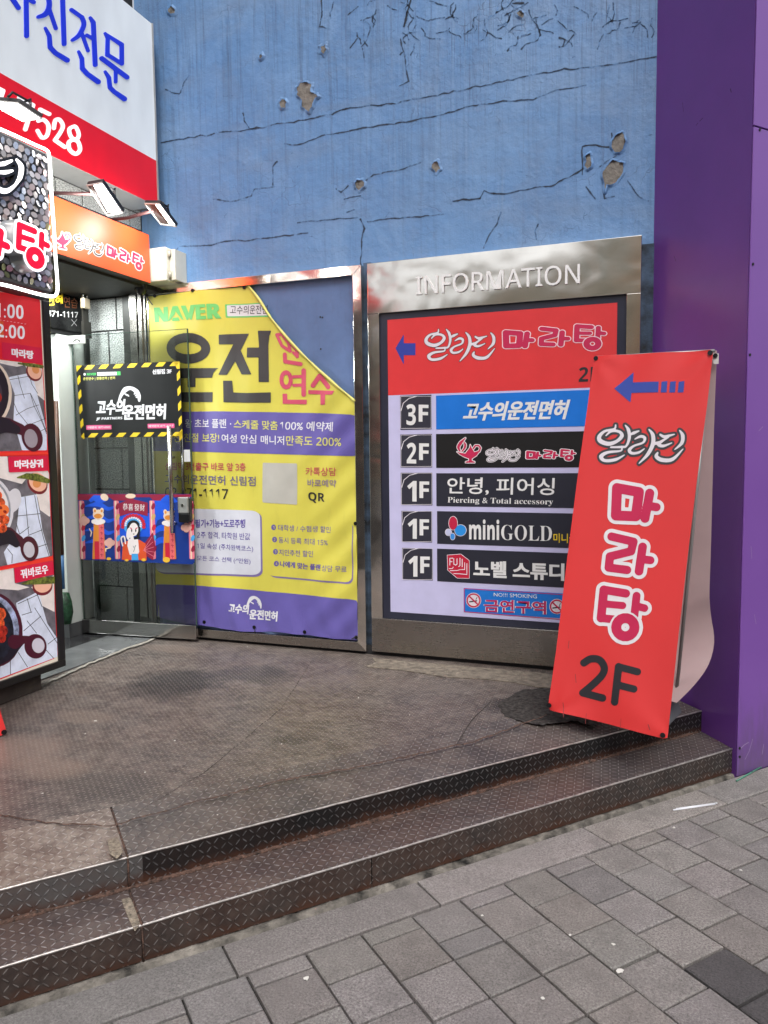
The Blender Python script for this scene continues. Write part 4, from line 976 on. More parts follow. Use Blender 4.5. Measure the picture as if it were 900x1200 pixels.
obj('back_sheet', V, F, PINKV, bs, smooth=True)
GREYP = pbr('grey_plastic', C(105, 108, 112, .7), .5, var=.1)
POLE = pbr('grey_pole', C(150, 150, 150, .8), .35, .3)
mid = Vector((-.17, -.66, 0)); Ud = Vector((U_.x, U_.y, 0)).normalized(); Nd = Vector((_n.x, _n.y, 0)).normalized()
def lp(a, b, z): return mid+Ud*a+Nd*b+Vector((0, 0, z))
mb = MB()
lo = [lp(-.32,-.17,.004), lp(.24,-.17,.004), lp(.24,.13,.004), lp(-.32,.13,.004)]; hi = [lp(-.29,-.14,.115), lp(.21,-.14,.115), lp(.21,.10,.115), lp(-.29,.10,.115)]
mb.add(lo+hi, [[3,2,1,0],[4,5,6,7]]+[[i, (i+1) % 4, 4+(i+1) % 4, 4+i] for i in range(4)]); mb.build('water_base', GREYP, bs, bevel=.012)
for s_ in (0.02, 0.58):
    a_ = p00+(p10-p00)*(s_/0.6)+back_n*0.022; b_ = lp(-.30+.56*(s_/.6)+.0, -.02, .10)
    mb = MB(); mb.tube([b_, a_+Vector((0, 0, -.01))], .009, 10); mb.build('pole', POLE, bs, smooth=True)
mb = MB(); mb.tube([p00+back_n*.022, p10+back_n*.022], .008, 10); mb.build('top_bar', POLE, bs, smooth=True)
mb = MB(); mb.tube([lp(-.28,.05,.11), p01.lerp(p01+(p10-p00), .03)+back_n*.02+Vector((0,0,.02))], .007, 8); mb.tube([lp(.2,.05,.11), p01.lerp(p01+(p10-p00), .97)+back_n*.02+Vector((0,0,.02))], .007, 8); mb.build('lower_arm', POLE, bs, smooth=True)
WHC = pbr('white_clip', C(225, 225, 222), .4)
ct = top1+Vector((0, 0, -.012)); mb = MB(); mb.prism([ct-U_*.03+_n*.004, ct+U_*.002+_n*.004, ct+U_*.002+_n*.004+Vector((0,0,-.05)), ct-U_*.02+_n*.004+Vector((0,0,-.05))], back_n*-.004); mb.build('corner_clip', WHC, bs)
mb = MB(); mb.disc(ct-U_*.012+_n*.0085+Vector((0,0,-.012)), _n, .011, .004, 12); mb.build('eyelet', EYE, bs)
# ================================================================== SHOP FRONT ON THE LEFT
GRAN = newmat('grey_granite'); n = N(GRAN); P = n.pos()
n.L(n.mix(n.step(n.noise(P, 110, 3, .7), .42, .6), n.mix(n.step(n.noise(P, 120, 2, .5), .5, .7), (.19, .20, .20, 1), (.10, .11, .11, 1)), (.60, .62, .61, 1)), n.b.inputs['Base Color']); n.b.inputs['Roughness'].default_value = .35
JOINT = pbr('dark_joint', (.02, .02, .021, 1), .8)
CONC = pbr('grey_soffit', C(128, 126, 118, .8), .85, var=.15, scale=4, dirt=.4)
shop = thing('shop_building', (-3.75, -0.6, 0), 'shop building on the left with granite clad walls and a recessed glass entrance', 'building')
GP = YP(0.055); kk = K(60, 190, 5.625)
# granite end wall of the recess, tiles over dark joints
xg0 = GP.at(112, 500).x; xg1 = GP.at(147, 400).x
mb = MB(); mb.box((-4.24, 0.066, 0), (-3.63, 0.3, 3.4)); mb.build('joint_backing', JOINT, shop)
mb = MB(); z = 0.02; r = 0
rows = [0.02, 0.30, 0.62, 0.80, 1.10, 1.42, 1.62, 2.02, 2.43, 2.50, 2.66]
rows = [0.06, 0.36, 0.66, 0.90, 1.13, 1.45, 1.75, 2.05, 2.35, 2.6]
for z0, z1 in zip(rows, rows[1:]):
    xs = [xg0-.03, xg0+(.16 if r % 2 else .24), xg1]
    for xa, xb in zip(xs, xs[1:]): mb.box((xa+.006, 0.055, z0+.006), (xb-.006, 0.072, z1-.006))
    r += 1
mb.build('granite_tiles', GRAN, shop, bevel=.002)
mb = MB()
for a_, b_, y0 in ((152.5, 161, 0.0), (162.5, 167, -0.005), (168.5, 171.5, 0.01)):
    xa, xb = YP(y0).at(a_, 400).x, YP(y0).at(b_, 400).x; mb.box((xa, y0, 0.02), (xb, 0.064, 2.68))
mb.build('steel_pilaster', steel('pilaster_steel', (.5, .48, .45, 1), .22, .3), shop, bevel=.003)
mb = MB(); mb.box((xg1+.004, 0.03, 0.0), (YP(0).at(152, 400).x-.002, .064, 2.7)); mb.box((-4.25, .02, 0.0), (xg0-.035, .07, 2.7)); mb.build('dark_reveal', pbr('dark_reveal', C(52, 54, 52, .7), .4), shop)
# upper wall above the recess: small granite blocks
V, F = [], []
mb = MB(); mb.box((-3.98, -4.9, 2.68), (-3.712, 0.058, 9.0)); mb.build('upper_wall', JOINT, shop)
mb = MB(); z = 2.70; r = 0
while z < 4.2:
    y = -2.6+(.12 if r % 2 else 0)
    while y < 0.05:
        mb.box((-3.72, y+.006, z+.006), (-3.70, min(.055, y+.24)-.006, z+.115)); y += .24
    z += .12; r += 1
mb.build('granite_blocks', GRAN, shop, bevel=.002)
mb = MB(); mb.box((-3.98, -4.9, 0.0), (-3.66, -1.30, 2.68)); mb.build('front_wall', pbr('dark_shopfront', C(40, 40, 42, .7), .4), shop)
mb = MB(); mb.box((-4.6, -1.31, 2.60), (-3.56, 0.05, 2.675)); mb.build('recess_ceiling', pbr('dark_soffit', C(52, 52, 50, .7), .6, dirt=.3), shop)
# door jamb, lit white room beyond
WHITEP = pbr('white_paint', C(214, 220, 214, .9), .45, var=.04, scale=3, dirt=.06)
mb = MB(); mb.box((-4.34, -0.262, 0.11), (-4.252, 0.018, 2.30)); mb.box((-4.50, -0.335, 0.11), (-4.40, -0.262, 2.30)); mb.build('white_jamb', WHITEP, shop, bevel=.004)
mb = MB(); mb.box((-4.345, -0.266, 0.006), (-4.250, 0.02, 0.112)); mb.build('grey_skirting', pbr('skirting', C(92, 94, 96, .8), .5, dirt=.3), shop)
mb = MB(); mb.box((-4.40, -0.262, 0.0), (-4.36, -0.15, 2.30)); mb.build('inner_reveal', pbr('inner_reveal', C(175, 182, 180, .8), .5), shop)
mb = MB(); mb.box((-6.5, -3.0, 0), (-6.4, 1.5, 2.7)); mb.box((-6.5, 1.5, 0), (-4.36, 1.6, 2.7)); mb.box((-6.5, -3.1, 0), (-4.36, -3.0, 2.7)); mb.box((-6.5, -3.1, 2.7), (-4.36, 1.6, 2.8)); mb.build('inner_walls', pbr('inner_wall', C(200, 204, 198, .8), .6), shop)
mb = MB(); mb.box((-4.36, -1.31, 2.30), (-4.25, 0.02, 2.60)); mb.build('dark_lintel', pbr('dark_lintel', C(30, 30, 32, .8), .4), shop)
ld = bpy.data.lights.new('unseen_ceiling_glow', 'AREA'); ld.shape = 'RECTANGLE'; ld.size = 1.1; ld.size_y = .2; ld.energy = 110; ld.color = (.95, 1, .98)  # unseen room lamp, added to brighten the recess and its granite
lo = bpy.data.objects.new('unseen_ceiling_glow', ld); COL.objects.link(lo); lo.parent = shop; lo.location = Vector((-5.45, -1.6, 2.64))-WLOC[shop.name]; lo.rotation_euler = (0, math.radians(-35), 0)
mb = MB(); mb.box((-6.0, -1.7, 2.66), (-4.9, -1.5, 2.69)); lamp_in = mb.build('unseen_ceiling_lamp', pbr('unseen_lit_tube', (1, 1, 1, 1), .4, emit=9), shop)
# soffit under the big sign
mb = MB(); mb.box((-3.699, -4.9, 3.20), (-3.475, 0.03, 3.235)); mb.build('concrete_soffit', CONC, shop)

# --- black sign over the entrance with yellow writing
BX = XP(-4.245); k4 = K(60, 300, 5.0)
os_ = thing('overdoor_sign', (-4.24, -0.15, 2.3), 'black sign with yellow writing and a phone number over the shop entrance', 'sign')
a_, b_ = BX.at(97, 338), BX.at(97, 391)
mb = MB(); mb.box((-4.246, -1.25, b_.z), (-4.238, a_.y, a_.z+.05)); mb.build('black_panel', pbr('black_panel', C(14, 14, 15), .25), os_)
BX2 = XP(-4.238)
text(BX2, os_, '면허', (-28, 296), (66, 282), (-28, 232), ink(235, 200, 40), off=.035, heavy=.02, k=k4); text(BX2, os_, '연습', (72, 300), (154, 308), (72, 236), ink(110, 60, 30), off=.006, k=k4)
text(BX2, os_, '02-871-1117', (-90, 350), (157, 362), (-90, 314), ink(205, 205, 205), off=.02, k=k4)
art('chevron_pattern', BX2, os_, [S([(105,165),(125,190),(105,215)], 3), S([(150,165),(125,190),(152,212)], 3), S([(112,160),(146,205)], 2.5), S([(118,372),(150,410)], 3), S([(150,372),(118,410)], 3)], ink(150, 150, 150), .001, k4)
lt = thing('strip_light', (-4.2, -.3, 2.62), 'thin white strip light over the black entrance sign', 'light')
mb = MB(); q0, q1 = XP(-4.2).at(52, 321), XP(-4.2).at(94, 333); mb.tube([q0+(q0-q1)*.8, q1], .008, 8); mb.build('tube', pbr('lit_strip', (1, 1, 1, 1), .4, emit=3.0), lt)
ld = bpy.data.lights.new('strip_glow', 'AREA'); ld.shape = 'RECTANGLE'; ld.size = .9; ld.size_y = .16; ld.energy = 18; ld.color = (.95, 1, .97)
lo = bpy.data.objects.new('strip_glow', ld); COL.objects.link(lo); lo.parent = lt; lo.location = Vector((-4.02, -.62, 2.59))-WLOC[lt.name]; lo.rotation_euler = (0, 0, math.radians(90))
pd = thing('padlock', (-4.1, -.1, 2.4), 'small brass padlock hanging on a dark bar over the entrance', 'padlock')
DP = XP(-4.10); pc_ = DP.at(100, 356)
BRASS = pbr('worn_brass', C(190, 175, 150, .8), .35, .6, var=.2)
mb = MB(); mb.box(tuple(pc_-Vector((.018, .034, .038))), tuple(pc_+Vector((.018, .034, .038)))); mb.build('lock_body', BRASS, pd, bevel=.005)
mb = MB(); mb.tube([pc_+Vector((0, -.022, .035)), pc_+Vector((0, -.022, .075)), pc_+Vector((0, -.012, .095)), pc_+Vector((0, .012, .095)), pc_+Vector((0, .022, .075)), pc_+Vector((0, .022, .035))], .006, 8); mb.build('shackle', pbr('lock_steel', C(170, 170, 170), .25, .9), pd, smooth=True)
br = thing('hanging_bar', (-4.1, -.1, 2.3), 'dark metal bar hanging from the recess ceiling beside the black sign', 'bar')
q = DP.at(100, 330); mb = MB(); mb.box((-4.115, q.y-.022, DP.at(99, 376).z), (-4.125, q.y+.03, 2.60)); mb.box((-4.13, q.y-.03, DP.at(99, 395).z), (-4.105, q.y+.05, DP.at(99, 376).z)); mb.build('bar_body', pbr('dark_bar', C(70, 68, 64, .7), .4, .6), br)

# --- red and white shop sign high on the left
SX = -3.469
bg = thing('shop_sign', (SX, -1.5, 3.2), 'large white and red photo studio light box sign with blue lettering', 'sign')
zb0, zb1, zr = 3.181, 4.443, 3.501
mb = MB(); mb.box((-3.705, -4.9, zb0), (SX-.004, -0.052, zb1)); mb.build('sign_box', pbr('white_box_side', C(190, 192, 194), .4, dirt=.2), bg, bevel=.003)
def litface(name, col, e):
    m = newmat(name); n = N(m); P = n.pos((1, 2.2, 1)); f = n.noise(P, 2.0, 3, .5)
    c = n.mix(n.step(f, .3, .7), tuple(x*.92 for x in col[:3])+(1,), col); n.L(c, n.b.inputs['Base Color']); n.L(c, n.b.inputs['Emission Color'])
    n.L(n.math('MULTIPLY_ADD', f, e*.6, e*.7), n.b.inputs['Emission Strength']); n.b.inputs['Roughness'].default_value = .3; return m
mb = MB(); mb.box((SX-.004, -4.898, zr), (SX, -.054, zb1-.003)); mb.build('white_face', litface('white_sign_face', C(212, 218, 222, .9), .30), bg)
mb = MB(); mb.box((SX-.004, -4.898, zb0+.003), (SX, -.054, zr-.001)); mb.build('red_face', litface('red_sign_face', C(220, 6, 30, .9), .22), bg)
mb = MB(); mb.box((-3.7, -.05, zb0), (-3.46, -.046, zb1)); mb.box((SX-.002, -.056, zb0), (SX+.006, -.046, zb1)); mb.build('edge_trim', pbr('grey_trim', C(170, 172, 175), .4, .4), bg)
SXP = XP(SX); f1 = K(0, 0, 4.5); f2 = K(0, 100, 4.5)
BLU = litface('blue_letter', C(22, 46, 208), .25)
bl = lambda sh: art('blue_lettering', SXP, bg, sh, BLU, .006, f1, cells=70, thick=.006)
bl([S([(40,-40),(95,42)], 24), S([(135,-60),(138,190)], 24), S([(140,-10),(175,12)], 22)])
bl([BR([(240,-60),(258,20),(240,72),(200,90)], [22,26,28,20]), S([(258,50),(292,150)], 20), S([(326,-60),(336,232)], 24), S([(236,148),(258,190),(262,250),(290,280),(352,318)], [14,22,24,24,26])])
bl([S([(374,52),(430,92)], 20), BR([(430,92),(440,130),(415,185),(380,212)], [22,24,24,18]), S([(430,178),(462,268)], 18), S([(474,94),(490,120),(500,342)], [16,24,24]), S([(455,186),(490,206)], 18), S([(412,272),(430,310),(432,362),(460,392),(516,432)], [14,22,24,24,26])])
bl([S([(552,176),(566,200),(564,290)], [14,20,22]), S([(560,184),(640,236),(640,336)], [16,22,22]), S([(566,290),(640,336)], 20), S([(534,308),(668,408)], 24), S([(608,365),(608,432)], 18), S([(552,378),(572,410),(578,462),(600,484),(654,522)], [14,22,22,22,26])])
DW = litface('white_digit', C(238, 238, 240), .5)
for ch, q in (('7', ((-30, 95), (28, 128), (-30, -12))), ('7', ((100, 215), (148, 240), (98, 58))), ('5', ((190, 268), (268, 310), (188, 118))), ('2', ((276, 305), (348, 338), (274, 160))), ('8', ((354, 345), (430, 395), (354, 200)))):
    pass
dg = lambda sh: art('white_digit', SXP, bg, sh, DW, .005, f2, cells=70, thick=.005)
dg([S([(-40,5),(14,30),(-6,92)], 22)])
dg([S([(100,66),(172,106),(132,232)], 22)])
dg([S([(258,152),(210,128),(200,188)], 20), BR([(200,188),(228,182),(254,214),(246,264),(220,276),(196,240)], [20]*6)])
dg([BR([(282,226),(290,186),(312,182),(330,214),(316,250),(288,290)], [20]*6), S([(288,290),(340,326)], 20)])
dg([BR([(390,216),(364,232),(372,270),(398,290),(414,262),(402,226),(390,216)], [19]*7), BR([(392,284),(362,300),(366,340),(398,362),(420,340),(412,302),(392,284)], [20]*7)])

# --- orange sign
OX = -3.478; OP = XP(OX); h1 = K(0, 240, 4.5)
og = thing('orange_sign', (OX, -.7, 2.7), 'orange fascia sign with a lamp emblem and white outlined lettering over the entrance', 'sign')
q0, q1 = OP.at(174.8, 274.9), OP.at(174.2, 331.6)
mb = MB(); mb.box((OX-.09, -2.4, q1.z), (OX-.002, q0.y, q0.z)); mb.build('sign_case', pbr('dark_case', C(50, 46, 44), .5), og, bevel=.003)
ORG = pbr('orange_face', C(238, 88, 42, .9), .38, var=.06, scale=2)
mb = MB(); mb.box((OX-.003, -2.4+.004, q1.z+.004), (OX, q0.y-.004, q0.z-.004)); mb.build('orange_face', ORG, og)
g = fit(LAMP_BOX, h1(262,92), h1(376,112), h1(268,226))
LP2 = LAMP; art('lamp_emblem', OP, og, LP2, PWHITE, .001, g, grow=8, cells=70); art('lamp_emblem', OP, og, LP2, PINK, .0018, g, cells=70)
aladin(OP, og, fit(ALA_BOX, h1(388,140), h1(545,192), h1(392,236)), g=9, fill=CHAR, rim=PWHITE, lift=.0016, cells=110)
maratang(OP, og, fit(ROW_BOX, h1(556,198), h1(762,262), h1(556,294)), g=17, lift=.001, cells=80)

# --- white electric box
eb = thing('electric_box', (-3.4, -.05, 2.7), 'white metal electric box mounted on the blue wall beside the orange sign', 'electric box')
E0 = YP(-.13); a_, b_ = E0.at(160, 293), E0.at(195, 328.5)
mb = MB(); mb.box((a_.x, -.13, b_.z), (b_.x, YW-.002, a_.z)); mb.build('box_body', pbr('cream_enamel', C(222, 220, 206), .4, var=.04, dirt=.1), eb, bevel=.008)
mb = MB(); mb.box((b_.x+.002, -.085, b_.z+.01), (b_.x+.045, YW-.002, a_.z-.01)); mb.build('side_flange', pbr('cream_flange', C(205, 204, 192), .4), eb, bevel=.004)
mb = MB(); 
for zz in (b_.z+.045, a_.z-.045): mb.tube([(b_.x+.01, -.10, zz-.025), (b_.x+.01, -.10, zz+.025)], .011, 10)
mb.build('hinges', pbr('hinge_metal', C(175, 172, 160), .4, .4), eb, smooth=True)
dm = thing('dark_camera', (-3.56, -.1, 2.58), 'small dark dome camera under the right end of the orange sign', 'camera')
cc = YP(-.12).at(165, 340); mb = MB(); 
for i in range(6): pass
mb.tube([cc+Vector((0, 0, .05)), cc+Vector((0, 0, .03)), cc, cc+Vector((0, 0, -.025)), cc+Vector((0, 0, -.036))], [.03, .042, .044, .03, .008], 14); mb.build('dome', pbr('dark_dome', C(40, 38, 40), .2), dm, smooth=True)

# --- floodlights on arms
LEDE = newmat('led_face'); n = N(LEDE); n.b.inputs['Base Color'].default_value = (1, 1, 1, 1); n.b.inputs['Emission Color'].default_value = (1, .97, .90, 1); n.b.inputs['Emission Strength'].default_value = 14
LCASE = pbr('black_lamp_case', C(34, 34, 36), .45, var=.1); LRIM = pbr('lamp_rim', C(190, 190, 186), .35, .3)
ARM = pbr('dark_red_arm', C(74, 40, 42, .8), .5, .3)
GLS = newmat('lamp_glass'); n = N(GLS); n.b.inputs['Base Color'].default_value = (.9, .9, .9, 1); n.b.inputs['Transmission Weight'].default_value = .9; n.b.inputs['Roughness'].default_value = .1
def flood(label, ctr, quad, led, nrm, arm, power, aim):
    t = thing('floodlight', ctr, label, 'floodlight', 'floodlights on arms over the shop signs')
    pl = Plane(ctr, nrm); q = [pl.at(*p) for p in quad]; l = [pl.at(*p, .006) for p in led]
    nn = pl.n
    mb = MB(); mb.prism([p-nn*.001 for p in q], -nn*.022); mb.build('lamp_case', LCASE, t, bevel=.004)
    mb = MB(); c_ = sum(q, Vector())/4
    for i in range(4):
        a_, b_ = q[i], q[(i+1) % 4]; ia, ib = a_.lerp(c_, .06), b_.lerp(c_, .06); mb.prism([a_, b_, ib, ia], nn*.006)
    mb.build('lamp_rim', LRIM, t)
    mb = MB(); mb.prism([p-nn*.006 for p in l], nn*.005); mb.build('led_panel', LEDE, t)
    mb = MB(); mb.tube(arm, .011, 8); mb.build('arm', ARM, t, smooth=True)
    mb = MB(); e = arm[-1]; mb.tube([c_-nn*.04+Vector((0, .07, 0)), c_-nn*.06+Vector((0, .05, .015)), c_-nn*.06+Vector((0, -.05, .015)), c_-nn*.04+Vector((0, -.07, 0))], .006, 8); mb.build('bracket', LCASE, t, smooth=True)
    mb = MB(); mb.tube([c_-nn*.035, c_-nn*.06+Vector((0, .06, .03)), c_-nn*.05+Vector((-.03, .10, .03)), e], .005, 6); mb.build('lamp_cable', BLACKR, t, smooth=True)
    ld = bpy.data.lights.new('lamp_light', 'AREA'); ld.shape = 'RECTANGLE'; ld.size = .12; ld.size_y = .2; ld.energy = power; ld.color = (1, .96, .88)
    lo = bpy.data.objects.new('lamp_light', ld); COL.objects.link(lo); lo.parent = t
    p = c_+nn*.03; lo.location = p-Vector(ctr); d = Vector(aim)-p; lo.rotation_euler = (-d).to_track_quat('Z', 'Y').to_euler()
    return t
nr_ = (-.12, -.36, -.92)
C2 = XP(-3.12).at(122, 232); C3 = XP(-3.17).at(190, 250); C1 = XP(-2.95).at(16, 132)
flood('white lit floodlight on an arm in the middle over the orange sign', C2, [kk(232,148), kk(338,130), kk(478,332), kk(372,352)], [kk(282,150), kk(340,142), kk(458,322), kk(378,328)], nr_, [Vector((-3.70, C2.y-.42, C2.z-.02)), Vector((-3.4, C2.y-.25, C2.z-.01)), C2+Vector((-.05, -.03, .02))], 6, (-3.48, -.85, 2.9))
flood('lit floodlight at the right end of the signs against the blue wall', C3, [kk(612,268), kk(716,270), kk(830,424), kk(722,408)], [kk(686,272), kk(712,272), kk(812,412), kk(782,404)], (-.16, -.34, -.92), [Vector((-3.70, C3.y-.12, C3.z-.03)), Vector((-3.4, C3.y-.06, C3.z-.02)), C3+Vector((-.04, 0, .03))], 3.5, (-3.48, -.4, 2.85))
flood('lit floodlight above the glittering sequin sign', C1, [f2(-90, 72), f2(95, 88), f2(222, 172), f2(120, 186)], [f2(-85, 76), f2(93, 92), f2(214, 170), f2(119, 183)], (-.10, -.42, -.90), [Vector((-3.70, C1.y+.05, C1.z+.05)), C1+Vector((-.05, 0, .05))], 4, (-3.2, -1.5, 2.7))

# --- sequin box sign
QX = -3.22; QP = XP(QX)
sq = thing('sequin_sign', (QX, -1.7, 2.3), 'glittering sequin covered box sign with a glowing white border and red raised letters', 'sign')
q0, q1 = QP.at(55, 172), QP.at(64, 346)
zt_, zb2_ = 3.06, 2.305; ye = QP.at(60, 260).y+.012
mb = MB(); mb.box((QX-.30, -2.9, zb2_), (QX-.01, ye, zt_)); mb.build('sign_box', pbr('dark_sign_box', C(40, 40, 44), .5), sq, bevel=.02)
NEON = newmat('white_neon'); n = N(NEON); n.b.inputs['Base Color'].default_value = (1, 1, 1, 1); n.b.inputs['Emission Color'].default_value = (1, 1, 1, 1); n.b.inputs['Emission Strength'].default_value = 3.5
s1_ = K(0, 100, 4.615); s2_ = h1
rim = [(-60, 128), (0, 152.5), (40, 170.5), (52, 176), (55.5, 182), (57, 200), (58.5, 230), (61, 265), (63, 300), (65.5, 335), (64, 345), (58, 347.5), (40, 344), (20, 338.5), (0, 333.5), (-60, 322)]
mb = MB(); mb.tube([QP.at(x, y, .012) for x, y in smooth_line(rim, 3)], .0085, 8); mb.build('light_border', NEON, sq, smooth=True)
SEQ = newmat('sequin'); n = N(SEQ); at_ = n.new('Attribute'); at_.attribute_name = 'tone'; n.L(at_.outputs['Color'], n.b.inputs['Base Color']); n.b.inputs['Metallic'].default_value = .7; n.b.inputs['Roughness'].default_value = .22
V, F, T = [], [], []; srng = random.Random(9)
z = zb2_+.03; r = 0
while z < zt_-.02:
    y = -2.6+(.017 if r % 2 else 0)
    while y < ye-.025:
        c_ = Vector((QX-.004+srng.uniform(0, .004), y+srng.uniform(-.003, .003), z+srng.uniform(-.003, .003))); nn = Vector((1, srng.uniform(-.32, .32), srng.uniform(-.3, .4))).normalized()
        a_ = nn.orthogonal().normalized(); b_ = nn.cross(a_); k_ = len(V)
        V += [c_+(a_*math.cos(i*.7854)+b_*math.sin(i*.7854))*.0185 for i in range(8)]; F.append([k_+i for i in range(8)])
        t = srng.uniform(.45, .9); tt = srng.random()
        T.append((t, t*.92, t*.88) if tt < .55 else (t*.85, t*.9, t) if tt < .8 else (t, t*.8, t*.78) if tt < .93 else (t*.9, t, t*.55)); y += .040
    z += .036; r += 1
o = obj('sequins', V, F, SEQ, sq); tag(o, kind='stuff'); tone_attr(o, T)
LR = newmat('lit_red_letter'); n = N(LR); n.b.inputs['Base Color'].default_value = C(230, 0, 45); n.b.inputs['Emission Color'].default_value = C(232, 0, 44); n.b.inputs['Emission Strength'].default_value = .8
LW = newmat('lit_white_letter'); n = N(LW); n.b.inputs['Base Color'].default_value = C(240, 240, 244); n.b.inputs['Emission Color'].default_value = (1, .97, .98, 1); n.b.inputs['Emission Strength'].default_value = .75
SIL = pbr('silver_return', C(175, 178, 182), .3, .7)
QL = XP(QX+.10)
tg_ = fit((30, 835, 300, 1125), s2_(70,78), s2_(262,120), s2_(80,318))
art('letter_outline', QL, sq, TA1+TA2, SIL, -.004, tg_, grow=17, cells=80, thick=.09)
art('letter_outline', QL, sq, TA1+TA2, LW, 0, tg_, grow=17, cells=80); art('letter', QL, sq, TA1, LR, .001, tg_, cells=80, minus=(TA2, 9)); art('letter', QL, sq, TA2, LR, .001, tg_, cells=70)
rg_ = fit((60, 575, 330, 790), s2_(-180,20), s2_(56,92), s2_(-180,226))
art('letter_outline', QL, sq, RA, SIL, -.004, rg_, grow=17, cells=80, thick=.09); art('letter_outline', QL, sq, RA, LW, 0, rg_, grow=17, cells=80); art('letter', QL, sq, RA, LR, .001, rg_, cells=80)
BLK2 = pbr('gloss_black', C(22, 22, 24), .2); QS = XP(QX+.03)
din = [BR([(-20,428),(20,424),(62,408)], [16,24,14]), BR([(-20,470),(30,470),(66,462)], [16,22,12]), BR([(88,402),(114,440),(106,500),(78,540)], [12,28,26,10]), BR([(-60,520),(-10,562),(40,570),(92,530)], [16,30,26,12])]
art('letter_outline', QS, sq, din, BLK2, 0, s1_, grow=16, cells=90, thick=.03); art('lettering', QS, sq, din, LW, .0015, s1_, cells=90)

# --- menu light box standing at the shop front
MX = -3.45; MP = XP(MX)
mn = thing('menu_lightbox', (MX, -1.7, 0), 'tall black framed menu light box with red titles and pictures of spicy hot pots', 'menu board')
ym = MP.at(77.5, 780).y; zb3 = .105; zt3 = 2.33
yb_ = MP.at(69.5, 768).y
mb = MB(); fw = ym-yb_
mb.box((MX-.16, -2.75, zb3), (MX, ym, zb3+.042)); mb.box((MX-.16, -2.75, zt3-.02), (MX, ym, zt3)); mb.box((MX-.16, yb_, zb3+.042), (MX, ym, zt3-.02)); mb.box((MX-.16, -2.75, zb3), (MX-.02, yb_, zt3)); mb.build('black_frame', BLACKP, mn, bevel=.003)
mb = MB(); mb.box((MX-.15, -2.7, .0), (MX-.04, ym-.16, zb3)); mb.build('plinth', pbr('worn_plinth', C(70, 62, 56, .7), .8, var=.3, dirt=.4), mn, bevel=.006)
MF = XP(MX-.012)
def mp(name, sh, mat, k=ID, lift=.001, cells=60, grow=0, minus=None): return art(name, MF, mn, sh, mat, lift, k, cells=cells, grow=grow, minus=minus)
m1, m2, m3 = K(0, 330, 7.06), K(0, 490, 7.06), K(0, 640, 7.06)
le = .28
def lm(r, g, b, var=.04, sc=9): return pbr('backlit_print_%d_%d_%d' % (r, g, b), C(r, g, b), .4, var=var, scale=sc, emit=le)
mb = MB(); mb.box((MX-.02, -2.72, zb3+.043), (MX-.0125, yb_-.001, zt3-.021)); mb.build('cream_margin', lm(222, 212, 196), mn)
redm = lm(216, 36, 44); deep = lm(204, 12, 62); orm = lm(228, 52, 36)
def edge_x(y): return np.interp(y, [345, 400, 460, 530, 600, 660, 720, 775], [46.8, 48.8, 52.2, 56.6, 60.8, 63.2, 66.2, 68.6])
xr_ = [edge_x(y) for y in (345, 440, 540, 640, 720, 771)]
mp('red_print', [PG([(-40, 336)]+[(edge_x(y), y) for y in (349, 380, 420, 440, 480, 520, 560, 600, 640, 680, 720, 760, 770)]+[(-40, 812)])], redm, lift=0, cells=90)
WM = lm(236, 232, 238)
text(MF, mn, '21:00', m1(-125,286), m1(192,312), m1(-125,164), WM, off=.0, k=ID, bold=True, lift=.002); text(MF, mn, '22:00', m1(-112,452), m1(203,478), m1(-112,337), WM, bold=True, lift=.002)
mp('orange_patch', [PG(M(m1, [(-60,320),(28,332),(30,468),(-60,456)]))], lm(214, 88, 30), lift=.001); mp('divider', [S([m1(-60,308), m1(216,352)], .45)], WM, lift=.0015)
for kx, quad, body, tq in ((m1, [(8,500),(340,548),(352,682),(14,638)], '마라탕', ((92,622),(270,640),(90,552))), (m2, [(62,318),(388,312),(396,436),(70,450)], '마라샹궈', ((116,418),(350,410),(114,348))), (m3, [(110,180),(434,120),(440,234),(120,306)], '꿔바로우', ((168,268),(392,226),(162,196)))):
    pass
WOOD = lm(104, 100, 108, .3, 14); CLOTH = lm(208, 214, 232, .12, 12); PLATEW = lm(222, 212, 208, .08, 20); POT = lm(26, 20, 34); HANDLE = lm(70, 14, 36); LINE = lm(34, 34, 44); AVO = lm(232, 176, 150); AVOE = lm(112, 26, 38); HERB = lm(104, 112, 44, .6, 60); FOOD = lm(214, 84, 40, .6, 45); FOOD2 = lm(170, 40, 26, .6, 60); RIM = lm(214, 196, 180); STEELP = lm(150, 152, 162, .4, 10); NUT = lm(214, 140, 84)
# first picture
def P(k, sh, mat, lift, name='picture', clip=None): return mp(name, sh, mat, k, lift, cells=300 if mat is LINE else 64)
P(m1, [PG([(-60,640),(345,690),(385,1350),(-60,1450)]), HOLE(PG([(-80,1405),(420,1396),(420,1500),(-80,1500)]))], WOOD, .0008)
P(m1, [PG([(-60,640),(180,668),(205,690),(140,705),(60,690),(-60,660)])], PLATEW, .0012); P(m1, [PG([(205,690),(348,720),(366,985),(300,930),(280,840),(225,740)])], PLATEW, .0012)
P(m1, [PG([(70,790),(262,752),(300,900),(318,980),(360,1130),(384,1240),(388,1396),(180,1396),(110,1150),(120,930)])], CLOTH, .0014)
P(m1, [EL(280,750,62,78,-.5)], AVOE, .0016); P(m1, [EL(284,742,54,68,-.5)], AVO, .002); P(m1, [EL(292,728,28,36,-.5)], NUT, .0024)
P(m1, [S([(150,676),(240,690),(346,704)], [14,30,26])], HERB, .0028)
